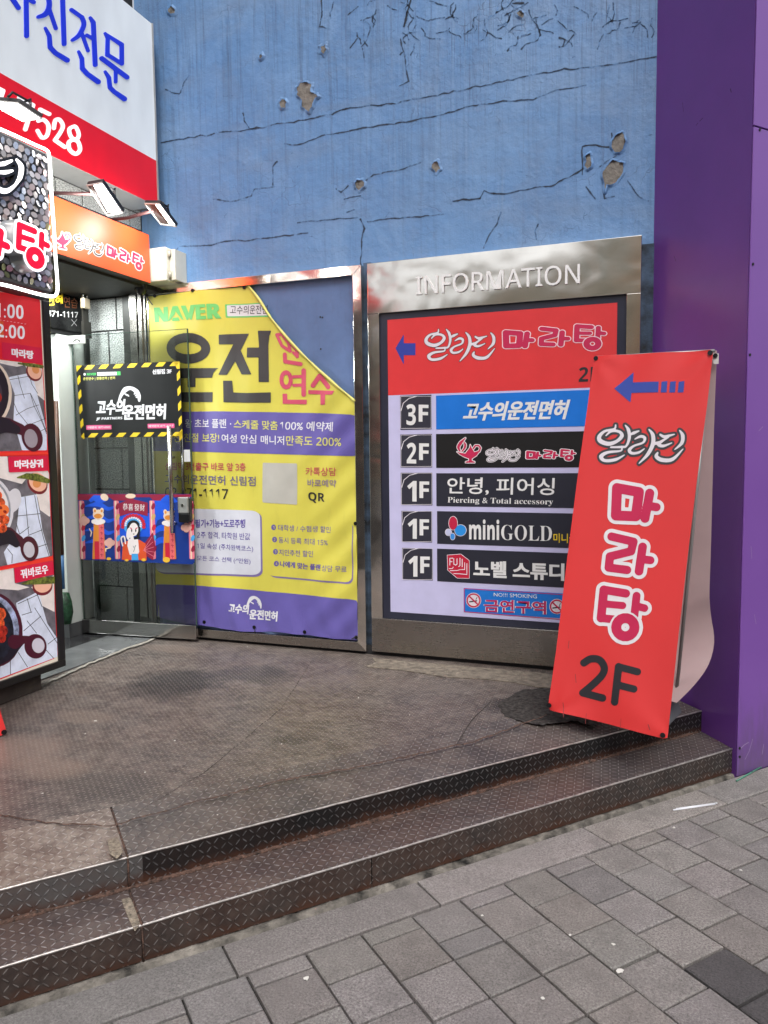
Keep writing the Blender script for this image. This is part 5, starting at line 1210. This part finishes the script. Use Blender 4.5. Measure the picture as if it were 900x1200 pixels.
P(m1, [S([(76,812),(268,778)], 4), S([(118,942),(250,925),(300,1030),(384,1245)], 4), S([(146,778),(166,860),(200,965)], 4), S([(236,760),(262,850),(310,925)], 4), S([(112,1000),(140,1070),(235,1190),(260,1396)], 4), S([(130,1105),(222,1052),(318,1020)], 4), S([(225,1190),(380,1130)], 4), S([(250,930),(280,1030),(340,1150),(384,1260)], 4), S([(270,1270),(386,1210)], 4)], LINE, .0018)
P(m1, [EL(-110,930,205,285)], RIM, .003); P(m1, [EL(-116,925,186,266)], POT, .0034); P(m1, [EL(-90,930,104,140)], lm(60, 50, 60), .0037); P(m1, [EL(-60,960,70,60)], FOOD2, .004)
P(m2, [S([(-60,40),(60,60),(160,90),(196,120)], [130,120,90,60]), EL(262,160,86,118,-.25)], HANDLE, .0036); P(m2, [EL(252,168,54,78,-.2)], lm(150, 140, 150), .004); P(m2, [S([(-60,60),(40,60),(130,95)], [170,120,70])], POT, .0039)
mp('title_tag', [PG(M(m1, [(8,500),(340,548),(352,682),(14,638)]))], deep, lift=.0042, cells=30); text(MF, mn, '마라탕', m1(92,622), m1(272,644), m1(90,550), WM, off=.035, heavy=.02, lift=.005)
# second picture
P(m2, [PG([(-60,285),(390,280),(396,300),(-60,312)])], orm, .004, 'red_bar')
P(m2, [PG([(-60,318),(392,312),(436,1140),(-60,1240)])], WOOD, .0008)
P(m2, [PG([(-60,318),(60,316),(70,450),(395,436),(404,460),(414,820),(330,760),(310,660),(240,470),(180,545),(-60,480)])], PLATEW, .0012)
P(m2, [PG([(160,655),(300,630),(330,790),(350,930),(412,1140),(60,1215),(30,1110),(130,960),(150,780)])], CLOTH, .0014)
P(m2, [EL(308,540,78,96,-.6)], AVOE, .0016); P(m2, [EL(310,528,68,84,-.6)], AVO, .002); P(m2, [EL(302,540,34,36)], NUT, .0024); P(m2, [S([(140,492),(220,480),(300,490),(392,520)], [10,50,62,40])], HERB, .0028)
P(m2, [S([(205,650),(235,960)], 5), S([(285,640),(318,830),(360,1000),(404,1140)], 5), S([(140,810),(330,790)], 5), S([(132,870),(160,960),(240,900)], 5), S([(232,970),(344,925)], 5), S([(300,1070),(392,1040)], 5), S([(60,1080),(100,1130),(96,1200)], 5)], LINE, .0018)
P(m2, [EL(-130,760,240,290), EL(110,680,60,100,.2)], lm(205, 202, 208), .003); P(m2, [EL(-140,760,226,272)], STEELP, .0033); P(m2, [EL(-145,760,214,258)], lm(222, 214, 214), .0036)
for cx, cy, r in ((20,760,46), (30,840,40), (-10,700,44), (10,910,40), (-40,800,60), (-30,640,40)): P(m2, [EL(cx, cy, r*1.1, r)], FOOD if r != 46 else lm(230, 110, 50), .004+cx*1e-6)
for cx, cy in ((36,775), (10,820), (0,740), (20,900)): P(m2, [EL(cx, cy, 16, 12, .6)], FOOD2, .0045)
P(m2, [S([(-60,1000),(60,960),(150,1010),(180,1040)], [110,120,80,60]), EL(240,1080,74,104,-.15)], HANDLE, .0037); P(m2, [EL(236,1088,46,66,-.15)], lm(190, 186, 196), .0041); P(m2, [S([(-60,1010),(70,980),(130,1040)], [120,110,60])], POT, .0039)
mp('title_tag', [PG(M(m2, [(62,318),(388,312),(396,436),(70,450)]))], deep, lift=.0042, cells=30); text(MF, mn, '마라샹궈', m2(116,420), m2(350,408), m2(114,348), WM, off=.035, heavy=.02, lift=.005)
# third picture
P(m3, [PG([(-60,205),(432,82),(436,118),(-60,212)])], orm, .0044, 'red_bar')
P(m3, [PG([(-60,205),(436,118),(474,915),(-60,1115)])], WOOD, .0008)
P(m3, [PG([(-60,205),(110,180),(120,306),(245,340),(150,365),(-60,350)])], PLATEW, .0012); P(m3, [PG([(255,340),(445,240),(450,545),(340,490),(300,380)])], PLATEW, .0012)
P(m3, [PG([(130,470),(320,372),(350,500),(390,640),(470,760),(474,915),(-20,1100),(0,1000),(180,720)])], CLOTH, .0014)
P(m3, [EL(350,330,84,78,-.3)], AVOE, .0016); P(m3, [EL(352,318,74,66,-.3)], AVO, .002); P(m3, [S([(180,312),(280,290),(436,280)], [10,56,60])], HERB, .0028)
P(m3, [S([(145,478),(315,400)], 5), S([(222,432),(255,545)], 5), S([(180,570),(262,545)], 5), S([(285,510),(470,800)], 5), S([(222,618),(300,720)], 5), S([(195,700),(335,580)], 5), S([(300,385),(345,500)], 5), S([(395,810),(474,750)], 5), S([(380,860),(440,925)], 5), S([(150,880),(226,1000)], 5), S([(84,920),(84,1060)], 5)], LINE, .0018)
P(m3, [EL(-60,690,244,312,-.1)], HANDLE, .003); P(m3, [EL(-70,690,224,290,-.1)], lm(150, 160, 190, .6, 18), .0033); P(m3, [EL(-90,700,200,268,-.1)], lm(28, 30, 44, .7, 25), .0036)
for cx, cy, r in ((0,560,50), (20,700,44), (-20,640,60), (10,760,40)): P(m3, [EL(cx, cy, r*.9, r)], FOOD if r > 44 else FOOD2, .004+cx*1e-6)
P(m3, [S([(120,790),(200,770),(250,770)], [120,60,50]), EL(290,828,92,102,-.1)], HANDLE, .0037); P(m3, [EL(312,822,52,62,-.1)], lm(196, 192, 204), .0041); P(m3, [S([(-60,960),(60,900),(160,800)], [90,90,60])], POT, .0035)
mp('title_tag', [PG(M(m3, [(110,180),(434,120),(440,234),(120,306)]))], deep, lift=.0048, cells=30); text(MF, mn, '꿔바로우', m3(168,272), m3(394,226), m3(162,194), WM, off=.022, heavy=.02, lift=.0056)

# --- red banner corner at the left edge
rb = thing('red_banner', (-3.0, -2.2, 0), 'corner of a red banner with a dark eyelet at the left edge of the steps', 'banner')
RP = Plane((-2.95, -1.75, .3), (.75, -.62, .15))
art('banner_sheet', RP, rb, [PG([(-90, 640), (-30, 640), (-6, 800), (0, 832), (7.5, 857), (4, 861), (-40, 880), (-90, 890)])], REDV, 0, cells=60, thick=.003)
mb = MB(); mb.disc(RP.at(4.8, 858), RP.n, .013, .004, 12); mb.build('eyelet', EYE, rb)

# --- things standing inside the entrance
bh = thing('broom_handle', (-4.3, -.4, 0), 'brown broom handle leaning beside the white door jamb', 'broom')
mb = MB(); mb.tube([XP(-4.2).at(65.5, 470), XP(-4.2).at(69, 560), XP(-4.2).at(72.5, 650)], .016, 8); mb.build('stick', pbr('brown_stick', C(92, 56, 36, .8), .5, var=.3), bh, smooth=True)
mb = MB(); mb.tube([XP(-4.2).at(72.5, 650), XP(-4.2).at(74, 690)], .014, 8); mb.build('blue_grip', pbr('blue_grip', C(60, 110, 160), .5), bh, smooth=True)
gb = thing('green_bag', (-4.3, -.4, 0), 'dark green plastic bag on the floor inside the entrance', 'bag')
q = [XP(-4.2).at(*p) for p in ((76, 694), (75, 705), (76, 718), (76, 731))]
mb = MB(); mb.tube(q, [.03, .055, .06, .045], 9); mb.build('bag_body', pbr('green_plastic', C(40, 84, 56, .8), .35, var=.5, scale=30, bump=.8), gb, smooth=True)
# ================================================================== GLASS DOOR
D0 = Vector((-4.238, -.130, .02)); D1 = Vector((-3.250, -.053, .02)); DU = (D1-D0).normalized(); DN = Vector((DU.y, -DU.x, 0)); DN = DN if DN.y < 0 else -DN
DPn = Plane(D0, DN)
gd = thing('glass_door', tuple(D0), 'open frameless glass door with steel rail, bar handle and lock in front of the yellow banner', 'door')
GLASS = newmat('door_glass'); nt_ = GLASS.node_tree; n = N(GLASS); nt_.nodes.remove(n.b)
tr = n.new('BsdfTransparent'); tr.inputs[0].default_value = (.95, .97, .96, 1); gl = n.new('BsdfGlossy'); gl.inputs['Roughness'].default_value = .02; gl.inputs[0].default_value = (1, 1, 1, 1)
fr = n.new('Fresnel'); fr.inputs[0].default_value = 1.45; mx_ = n.new('MixShader'); n.L(fr.outputs[0], mx_.inputs[0]); n.L(tr.outputs[0], mx_.inputs[1]); n.L(gl.outputs[0], mx_.inputs[2]); n.L(mx_.outputs[0], nt_.nodes['Material Output'].inputs[0])
GEDGE = pbr('glass_edge', C(70, 92, 82, .7), .15)
W_ = (D1-D0).length; HT = 2.30
def dp(u, z, o): return Vector((D0.x, D0.y, 0))+DU*u+DN*o+Vector((0, 0, z))
def dbox(mb, u0, u1, z0, z1, o0, o1): mb.prism([dp(u0, z0, o0), dp(u1, z0, o0), dp(u1, z1, o0), dp(u0, z1, o0)], DN*(o1-o0)); return mb
ul = .0
mb = MB(); dbox(mb, .012, W_-.006, .10, HT-.003, -.010, .0); mb.build('glass_pane', GLASS, gd)
mb = MB(); dbox(mb, W_-.006, W_, .10, HT, -.011, .001); dbox(mb, .004, W_-.006, HT-.003, HT, -.011, .001); dbox(mb, .004, .012, .10, HT, -.011, .001); mb.build('glass_edge', GEDGE, gd)
RAILM = steel('rail_steel', (.42, .41, .40, 1), .08, .12, dirt=.3)
mb = MB(); dbox(mb, 0, W_, .022, .128, -.022, .016); mb.build('bottom_rail', RAILM, gd, bevel=.004)
k5 = K(60, 300, 5.0)
a_, b_ = DPn.at(*k5(97, 470)), DPn.at(*k5(206, 514))
ua, ub = (a_-D0).dot(DU), (b_-D0).dot(DU)
mb = MB(); dbox(mb, ua, ub, b_.z, a_.z, .002, .018); hp = mb.build('hinge_patch', pbr('patch_metal', C(205, 205, 200), .3, .3), gd, bevel=.004)
pp = Plane(D0+DN*.018, DN); art('hand_arch', pp, hp, ARCH, ink(60, 60, 62), .0006, fit(ARCH_BOX, k5(128,488), k5(172,488), k5(128,506)), cells=50)
BARM = steel('handle_steel', (.55, .54, .52, 1), .15, .1)
def dpx(x, y, l): return DPn.at(x, y, l)
f6 = K(155, 570, 11.25); f7 = K(80, 540, 5.625)
HU = (DPn.at(*f7(708, 300), .055)-D0).dot(DU); HZ1 = DPn.at(203, 500, .055).z; HZ0 = DPn.at(*f6(575, 605), .055).z
mb = MB(); mb.tube([dp(HU, HZ0, .055), dp(HU, HZ1, .055)], .016, 14); 
for zz in (HZ0+.07, HZ1-.07, DPn.at(207, 536, .05).z): mb.tube([dp(HU, zz, .052), dp(HU+.001, zz, .0)], .009, 10)
mb.build('pull_bar', BARM, gd, smooth=True)
mb = MB(); mb.tube([dp(HU+.03, HZ0+.01, -.065), dp(HU+.03, HZ1, -.065)], .014, 12); mb.build('rear_bar', BARM, gd, smooth=True)
a_, b_ = DPn.at(*f6(632, 138), .03), DPn.at(*f6(775, 350), .03); c_ = DPn.at(*f6(780, 470), .03)
ua, ub = (a_-D0).dot(DU), (b_-D0).dot(DU)
mb = MB(); dbox(mb, ua, ub, b_.z, a_.z, .002, .042); lk = mb.build('lock_case', pbr('lock_grey', C(176, 178, 176), .35, .5), gd, bevel=.007)
mb = MB(); dbox(mb, ua+.003, ub+.004, c_.z, b_.z-.001, .002, .040); mb.build('lock_foot', pbr('lock_black', C(16, 16, 18), .3), lk, bevel=.006)
mb = MB(); mb.disc(dp((ua+ub)/2-.002, (a_.z+b_.z)/2, .042), DN, .011, .006, 14); mb.build('lock_barrel', BARM, lk)
mb = MB(); dbox(mb, ub+.002, ub+.016, c_.z+.01, a_.z-.01, -.02, .03); mb.build('lock_strike', pbr('dark_strike', C(70, 72, 70), .4, .4), lk)
a_, b_ = DPn.at(215.5, 527, .001), DPn.at(223, 541, .001); mb = MB(); dbox(mb, (a_-D0).dot(DU), (b_-D0).dot(DU), b_.z, a_.z, .0005, .0015); mb.build('small_sticker', ink(222, 224, 226), gd)

# --- black poster with hazard stripes
k6 = K(80, 415, 6.0); PPl = Plane(D0+DN*.004, DN)
po = thing('striped_poster', tuple(dp(.45, 1.5, .004)), 'black driving school poster edged with yellow hazard stripes on the glass door', 'poster')
def pq(TL, TR, BR_, BL): return lambda u, v: ((TL[0]*(1-u)+TR[0]*u)*(1-v)+(BL[0]*(1-u)+BR_[0]*u)*v, (TL[1]*(1-u)+TR[1]*u)*(1-v)+(BL[1]*(1-u)+BR_[1]*u)*v)
Q = pq((55,80), (785,50), (806,578), (90,588)); kq = lambda u, v: k6(*Q(u, v))
art('black_sheet', PPl, po, [PG([(0,0),(1,0),(1,1),(0,1)])], ink(20, 21, 24, rough=.3), .001, kq, cells=30, thick=.002)
STY = ink(232, 200, 30)
def po_(name, sh, mat, lift=.0018, cells=70, k=k6): return art(name, PPl, po, sh, mat, lift, k, cells=cells)
def stripe(pts): return po_('hazard_stripe', [PG(pts)], STY, k=kq, cells=20)
for i in range(8):
    u = .085+i*.137
    if i < 7: stripe([(u+.028, .003), (min(1, u+.10), .003), (u+.062, .06), (u-.01, .06)])
    if i < 7: stripe([(u+.022, .94), (min(1, u+.092), .94), (u+.05, .997), (u-.02, .997)])
for i in range(5):
    v = .16+i*.2
    stripe([(.003, v+.02), (.034, v-.035), (.034, v+.065), (.003, min(.99, v+.12))]); stripe([(.966, v+.01), (.997, v-.045), (.997, v+.055), (.966, v+.11)])
stripe([(.003, .003), (.06, .003), (.003, .09)]); stripe([(.94, .003), (.997, .003), (.997, .1), (.97, .1)]); stripe([(.93, .997), (.997, .90), (.997, .997)])
def ptx(b, BL, BRt, TL, mat, off=0, heavy=0, bold=False): return text(PPl, po, b, BL, BRt, TL, mat, .0026, off, heavy, k6, bold=bold)
ptx('신림점 3F', (594,142), (728,137), (593,108), WHT, .03, .02)
po_('search_bar', [PG([(204,128),(340,124),(342,148),(206,152)])], WHT); po_('search_bar', [PG([(341,122),(368,121),(369,148),(342,149)])], ink(60, 180, 90))
ptx('NAVER', (132,151), (198,149), (132,134), ink(60, 190, 90), .02, bold=True); ptx('고수의 운전면허', (212,146), (332,143), (212,130), ink(80, 90, 90), .01); ptx('운전연수 | 장롱면허 | 면허', (106,187), (330,180), (106,164), YLT, .02)
po_('round_mark', [EL(116,142,8,9)], WHT)
for q, b_ in (([(206,322),(392,318),(392,425),(196,430)], '고수의'), ([(392,356),(694,350),(684,458),(388,464)], '운전면허')): ptx(b_, q[3], q[2], q[0], WHT, .03, .025)
ptx('JF PARTNERS', (198,468), (380,462), (200,446), WHT, .0, .03, bold=True)
po_('hand_arch', ARCH, WHT, k=fit(ARCH_BOX, k6(352,228), k6(516,228), k6(352,334)), cells=90)
for a_, b_, t_ in (((126,500), (304,532), '가맹문의 1877-0000'), ((558,490), (746,522), '예약문의 871-1117')): 
    po_('pink_bar', [PG([a_, (b_[0], a_[1]-3), (b_[0]+2, b_[1]-3), (a_[0]+2, b_[1])])], ink(226, 84, 140), cells=30); ptx(t_, (a_[0]+8, b_[1]-8), (b_[0]-6, b_[1]-11), (a_[0]+8, a_[1]+8), WHT, .02)

# --- painted festival poster
fe = thing('festival_poster', tuple(dp(.45, .85, .004)), 'colourful blue and red festival poster with an opera figure on the glass door', 'poster')
Q2 = pq((62,217), (812,219), (833,684), (84,652)); 
W0, H0 = 770, 450
kf = lambda x, y: f7(*Q2((x-65)/765, (y-215)/450))
def fp_(sh, mat, lift=.0016, cells=60, name='picture'): return art(name, PPl, fe, sh, mat, lift, f7, cells=cells)
clipq = None
art('poster_sheet', PPl, fe, [PG([(62,217),(812,219),(833,684),(84,652)])], ink(12, 52, 140), .001, f7, cells=30, thick=.002)
BR2 = ink(20, 88, 226); NV = ink(10, 48, 118); MAR = ink(150, 22, 62); PNK = ink(236, 130, 150); CRM = ink(240, 214, 190); PEA = ink(236, 182, 170); FOX = ink(226, 140, 50); SKY = ink(70, 165, 235); SKIN = ink(246, 236, 236); CHK = ink(206, 30, 60); TAN = ink(214, 170, 110)
for y in (300, 380, 460, 540): fp_([BR([(115,y),(200,y-14),(260,y+16),(305,y+4)], [8,34,26,12])], BR2); fp_([BR([(565,y+10),(620,y-18),(700,y+20)], [30,42,10])], BR2, .0017)
fp_([PG([(560,250),(690,250),(690,330),(600,360),(580,420),(560,430)])], BR2, .0018)
fp_([PG([(330,345),(545,345),(545,500),(330,500)])], BR2, .0018)
fp_([PG([(62,219),(812,221),(813,238),(700,240),(690,262),(560,262),(540,240),(440,240),(420,262),(300,262),(270,240),(160,240),(140,258),(64,258)])], MAR, .0020, 90)
for x in (70, 300, 535, 790):
    fp_([PG([(x,262),(x+34,262),(x+44,648),(x+10,648)])], PNK, .0022, 40, 'column'); fp_([PG([(x+8,262),(x+18,262),(x+28,648),(x+18,648)])], CRM, .0026, 40, 'column')
    for j in range(5): fp_([EL(x+26+j*2, 300+j*70, 12, 22, .3)], [MAR, TAN, CHK, SKY, MAR][j], .0029, 20, 'column')
for x0 in (140, 615): fp_([PG([(x0-5,258),(x0+30,225),(x0+70,228),(x0+110,270),(x0+60,284),(x0+30,262),(x0+10,276)])], BR2, .0030, 50, 'cloud')
fp_([EL(240,240,28,22,.6), EL(412,232,34,16)], CRM, .0031, 40, 'cloud')
fp_([PG([(335,280),(420,250),(525,276),(525,365),(430,340),(340,365)])], MAR, .0030, 60, 'arch_panel')
for i, x in enumerate((362, 398, 438, 474)): text(PPl, fe, '恭喜發財'[i], f7(x, 325+i*2), f7(x+32, 325+i*2), f7(x, 280+i*2), SKIN, .0044, 0, 0, ID)
for (x, y) in ((200, 340), (665, 350)):
    fp_([PG([(x-30,y+60),(x+35,y+60),(x+48,648),(x-40,648)])], FOX, .0032, 50, 'fox_figure'); fp_([EL(x, y+15, 36, 34), EL(x-24, y-14, 12, 16), EL(x+24, y-14, 12, 16)], CRM, .0035, 50, 'fox_figure'); fp_([EL(x-2, y+24, 26, 16), EL(x-22, y-10, 7, 10), EL(x+22, y-10, 7, 10)], FOX, .0039, 40, 'fox_figure')
    fp_([EL(x-22, y+60, 24, 16), EL(x+22, y+60, 24, 16), EL(x, y+66, 30, 17)], SKIN, .0041, 50, 'fox_figure'); fp_([PG([(x+2,y+80),(x+36,y+80),(x+40,648),(x+8,648)])], ink(236, 106, 112), .0044, 40, 'scroll')
    for j in range(6): fp_([S([(x+14,y+98+j*36),(x+32,y+100+j*36)], 3), S([(x+22,y+92+j*36),(x+24,y+112+j*36)], 3)], MAR, .0048, 20, 'scroll')
    fp_([PG([(x-26,y+190),(x+4,y+190),(x+8,648),(x-22,648)])], CHK, .0042, 40, 'fox_figure')
for cx, cy in ((108, 395), (275, 540), (780, 440)): fp_([EL(cx-14, cy, 22, 22), EL(cx+14, cy, 22, 20), EL(cx, cy-16, 18, 16), EL(cx, cy+16, 18, 16)], PEA, .0046, 50, 'cloud')
fp_([S([(250,595),(248,580),(280,572)], 8), S([(142,448),(156,470),(150,496)], 8)], CRM, .0046, 40, 'cloud')
# opera figure
fp_([EL(430,425,66,60)], SKY, .0040, 60, 'opera_figure')
for i in range(13):
    a = math.pi*(.95+i/12*1.1); fp_([EL(430+70*math.cos(a), 425+66*math.sin(a), 12, 12)], CHK, .0043, 20, 'opera_figure'); fp_([EL(430+50*math.cos(a+.1), 422+47*math.sin(a+.1), 6, 6)], SKIN, .0044, 16, 'opera_figure')
fp_([PG([(362,540),(410,520),(470,520),(512,545),(520,655),(355,652)])], ink(226, 84, 40), .0044, 60, 'opera_figure')
fp_([PG([(492,560),(560,470),(575,560),(560,655),(505,620)])], MAR, .0042, 60, 'fan')
for j in range(5): fp_([S([(498,590),(555+j*5,500+j*34)], 3)], PNK, .0047, 30, 'fan')
fp_([PG([(398,515),(462,515),(470,600),(460,620),(408,620),(392,560)])], SKIN, .0048, 60, 'opera_figure'); fp_([PG([(420,612),(462,612),(466,655),(420,655)])], SKY, .0052, 40, 'opera_figure')
fp_([EL(432,425,40,34), S([(396,430),(394,480)], 14), S([(470,440),(462,505),(440,512)], [16,22,14])], ink(24, 20, 30), .0050, 60, 'opera_figure')
fp_([EL(434,452,30,44), EL(400,480,14,40,.1), S([(420,495),(425,520)], 22)], SKIN, .0055, 60, 'opera_figure')
fp_([BR([(410,440),(418,446),(424,458)], [4,9,3]), BR([(460,440),(450,446),(445,458)], [4,9,3])], ink(214, 90, 120), .0058, 30, 'opera_figure'); fp_([EL(421,460,4,10), EL(448,460,4,10), EL(434,482,5,3)], ink(30, 24, 40), .0061, 30, 'opera_figure')
fp_([BR([(380,545),(372,500),(352,510),(362,560)], [8,10,10,8])], SKIN, .0058, 40, 'opera_figure'); fp_([S([(430,560),(440,580),(432,600)], 3), S([(448,556),(440,570)], 3)], ink(90, 100, 110), .0056, 20, 'opera_figure')
fp_([EL(270,645,16,10), EL(650,652,24,18), EL(388,655,14,8), EL(500,652,16,10)], ink(240, 190, 60), .0060, 50, 'flower')

# ================================================================== LITTER AND THE STREET BEHIND
GZ = ZP(ZG+.004)
st1 = thing('green_straw', tuple(GZ.at(880, 906)), 'thin green drinking straw lying by the foot of the purple pillar', 'straw')
mb = MB(); mb.tube([GZ.at(863, 916, .004), GZ.at(892, 899.5, .004)], .0042, 8); mb.build('tube', pbr('green_straw', C(70, 130, 110), .3), st1, smooth=True)
st2 = thing('clear_wrapper', tuple(GZ.at(812, 947)), 'clear plastic straw wrapper lying on the paving near the pillar', 'wrapper')
a_, b_ = GZ.at(789, 950, .003), GZ.at(838, 943, .003); w_ = Vector((.012, .018, 0))
mb = MB(); mb.tube([a_, b_], .0035, 6); mb.tube([a_+w_, b_+w_*.8], .003, 6); mb.build('film_edge', pbr('clear_film', C(226, 228, 235), .2), st2, smooth=True)
mb = MB(); mb.prism([a_, b_, b_+w_*.8, a_+w_], (0, 0, .001)); mb.build('film', pbr('film_grey', C(150, 150, 162), .15, .3), st2)
gum = pbr('dried_gum', C(215, 212, 206), .7)
for px, py, r in ((727, 1138, .014), (719, 1107, .007), (359, 1147, .011), (600, 980, .006), (790, 970, .006), (565, 1073, .005), (636, 1170, .006), (868, 1020, .006), (668, 1096, .005)):
    c_ = GZ.at(px, py); t_ = thing('gum_spot', tuple(c_), 'pale dried gum spot trodden into the paving', 'gum spot', 'pale gum spots on the paving')
    mb = MB(); k_ = [c_+Vector((math.cos(i*.7)*r*srng.uniform(.5, 1.2), math.sin(i*.7)*r*srng.uniform(.5, 1.3), 0)) for i in range(9)]; mb.prism(k_, (0, 0, .002)); mb.build('spot', gum, t_)
for px, py, r in ((420, 818, .006), (205, 868, .008), (112, 845, .008), (480, 838, .004), (630, 775, .006), (290, 758, .005), (330, 872, .005), (170, 905, .005), (100, 860, .005), (255, 955, .004), (50, 930, .005)):
    c_ = ZP(0.001).at(px, py); t_ = thing('paper_scrap', tuple(c_), 'tiny pale paper scrap on the steel floor plate', 'paper scrap', 'tiny paper scraps on the floor plate')
    mb = MB(); k_ = [c_+Vector((math.cos(i*1.2)*r*srng.uniform(.4, 1.2), math.sin(i*1.2)*r*srng.uniform(.4, 1.2), 0)) for i in range(5)]; mb.prism(k_, (0, 0, .002)); mb.build('scrap', gum, t_)
# buildings across the street (what the steel and the paint mirror)
def facade(name, label, s0, s1, nn_, h, wall, glass, pier, floors, bays):
    t = thing(name, tuple(sp((s0+s1)/2, nn_, ZG)), label, 'building'); L_ = s1-s0
    mb = MB(); mb.prism([sp(s0, nn_, ZG-.2), sp(s1, nn_, ZG-.2), sp(s1, nn_+8, ZG-.2), sp(s0, nn_+8, ZG-.2)], (0, 0, h)); mb.build('body', wall, t)
    mb = MB(); mp_ = MB()
    fh = h/floors
    for f in range(floors):
        for b in range(bays):
            a0 = s0+L_*(b+.16)/bays; a1 = s0+L_*(b+.84)/bays; z0 = ZG+f*fh+(.3 if f == 0 else .9); z1 = ZG+(f+1)*fh-.5
            mb.prism([sp(a0, nn_-.05, z0), sp(a1, nn_-.05, z0), sp(a1, nn_-.05, z1), sp(a0, nn_-.05, z1)], -SN*.02)
    for b in range(bays+1):
        a = s0+L_*b/bays; mp_.prism([sp(a-.25, nn_-.06, ZG), sp(a+.25, nn_-.06, ZG), sp(a+.25, nn_-.06, ZG+h), sp(a-.25, nn_-.06, ZG+h)], -SN*.15)
    mb.build('windows', glass, t); mp_.build('piers', pier, t)
    mb = MB(); mb.prism([sp(s0+.3, nn_-.3, ZG+2.9), sp(s1-.3, nn_-.3, ZG+2.9), sp(s1-.3, nn_-.3, ZG+3.7), sp(s0+.3, nn_-.3, ZG+3.7)], SN*.2); mb.build('shop_fascia', pbr('red_fascia', C(200, 30, 50), .4, emit=.3), t)
GLB = pbr('street_window', C(140, 146, 124, .85), .5, .0, var=.3, scale=.4)
facade('cream_building', 'low cream building with green glass straight across the street', -18, -4, 15, 12, pbr('cream_wall', C(238, 226, 200, .9), .7), GLB, pbr('peach_pier', C(238, 190, 152, .9), .7), 4, 5)
facade('tall_cream_building', 'tall cream building with peach pillars further along the street', -60, -19, 15, 10.4, pbr('cream_wall', C(238, 226, 200, .9), .7), GLB, pbr('peach_pier', C(238, 190, 152, .9), .7), 4, 9)
facade('grey_building', 'grey office building across the street', -3.5, 6, 15.5, 10, pbr('grey_wall', C(150, 150, 150, .8), .7), GLB, pbr('light_pier', C(190, 185, 175, .8), .7), 3, 4)
facade('brick_building', 'brown brick building across the street', 6.5, 18, 15, 11, pbr('brick_wall', C(150, 105, 85, .8), .8), GLB, pbr('brick_pier', C(130, 90, 70, .8), .8), 4, 4)
print('objects', len(bpy.data.objects))
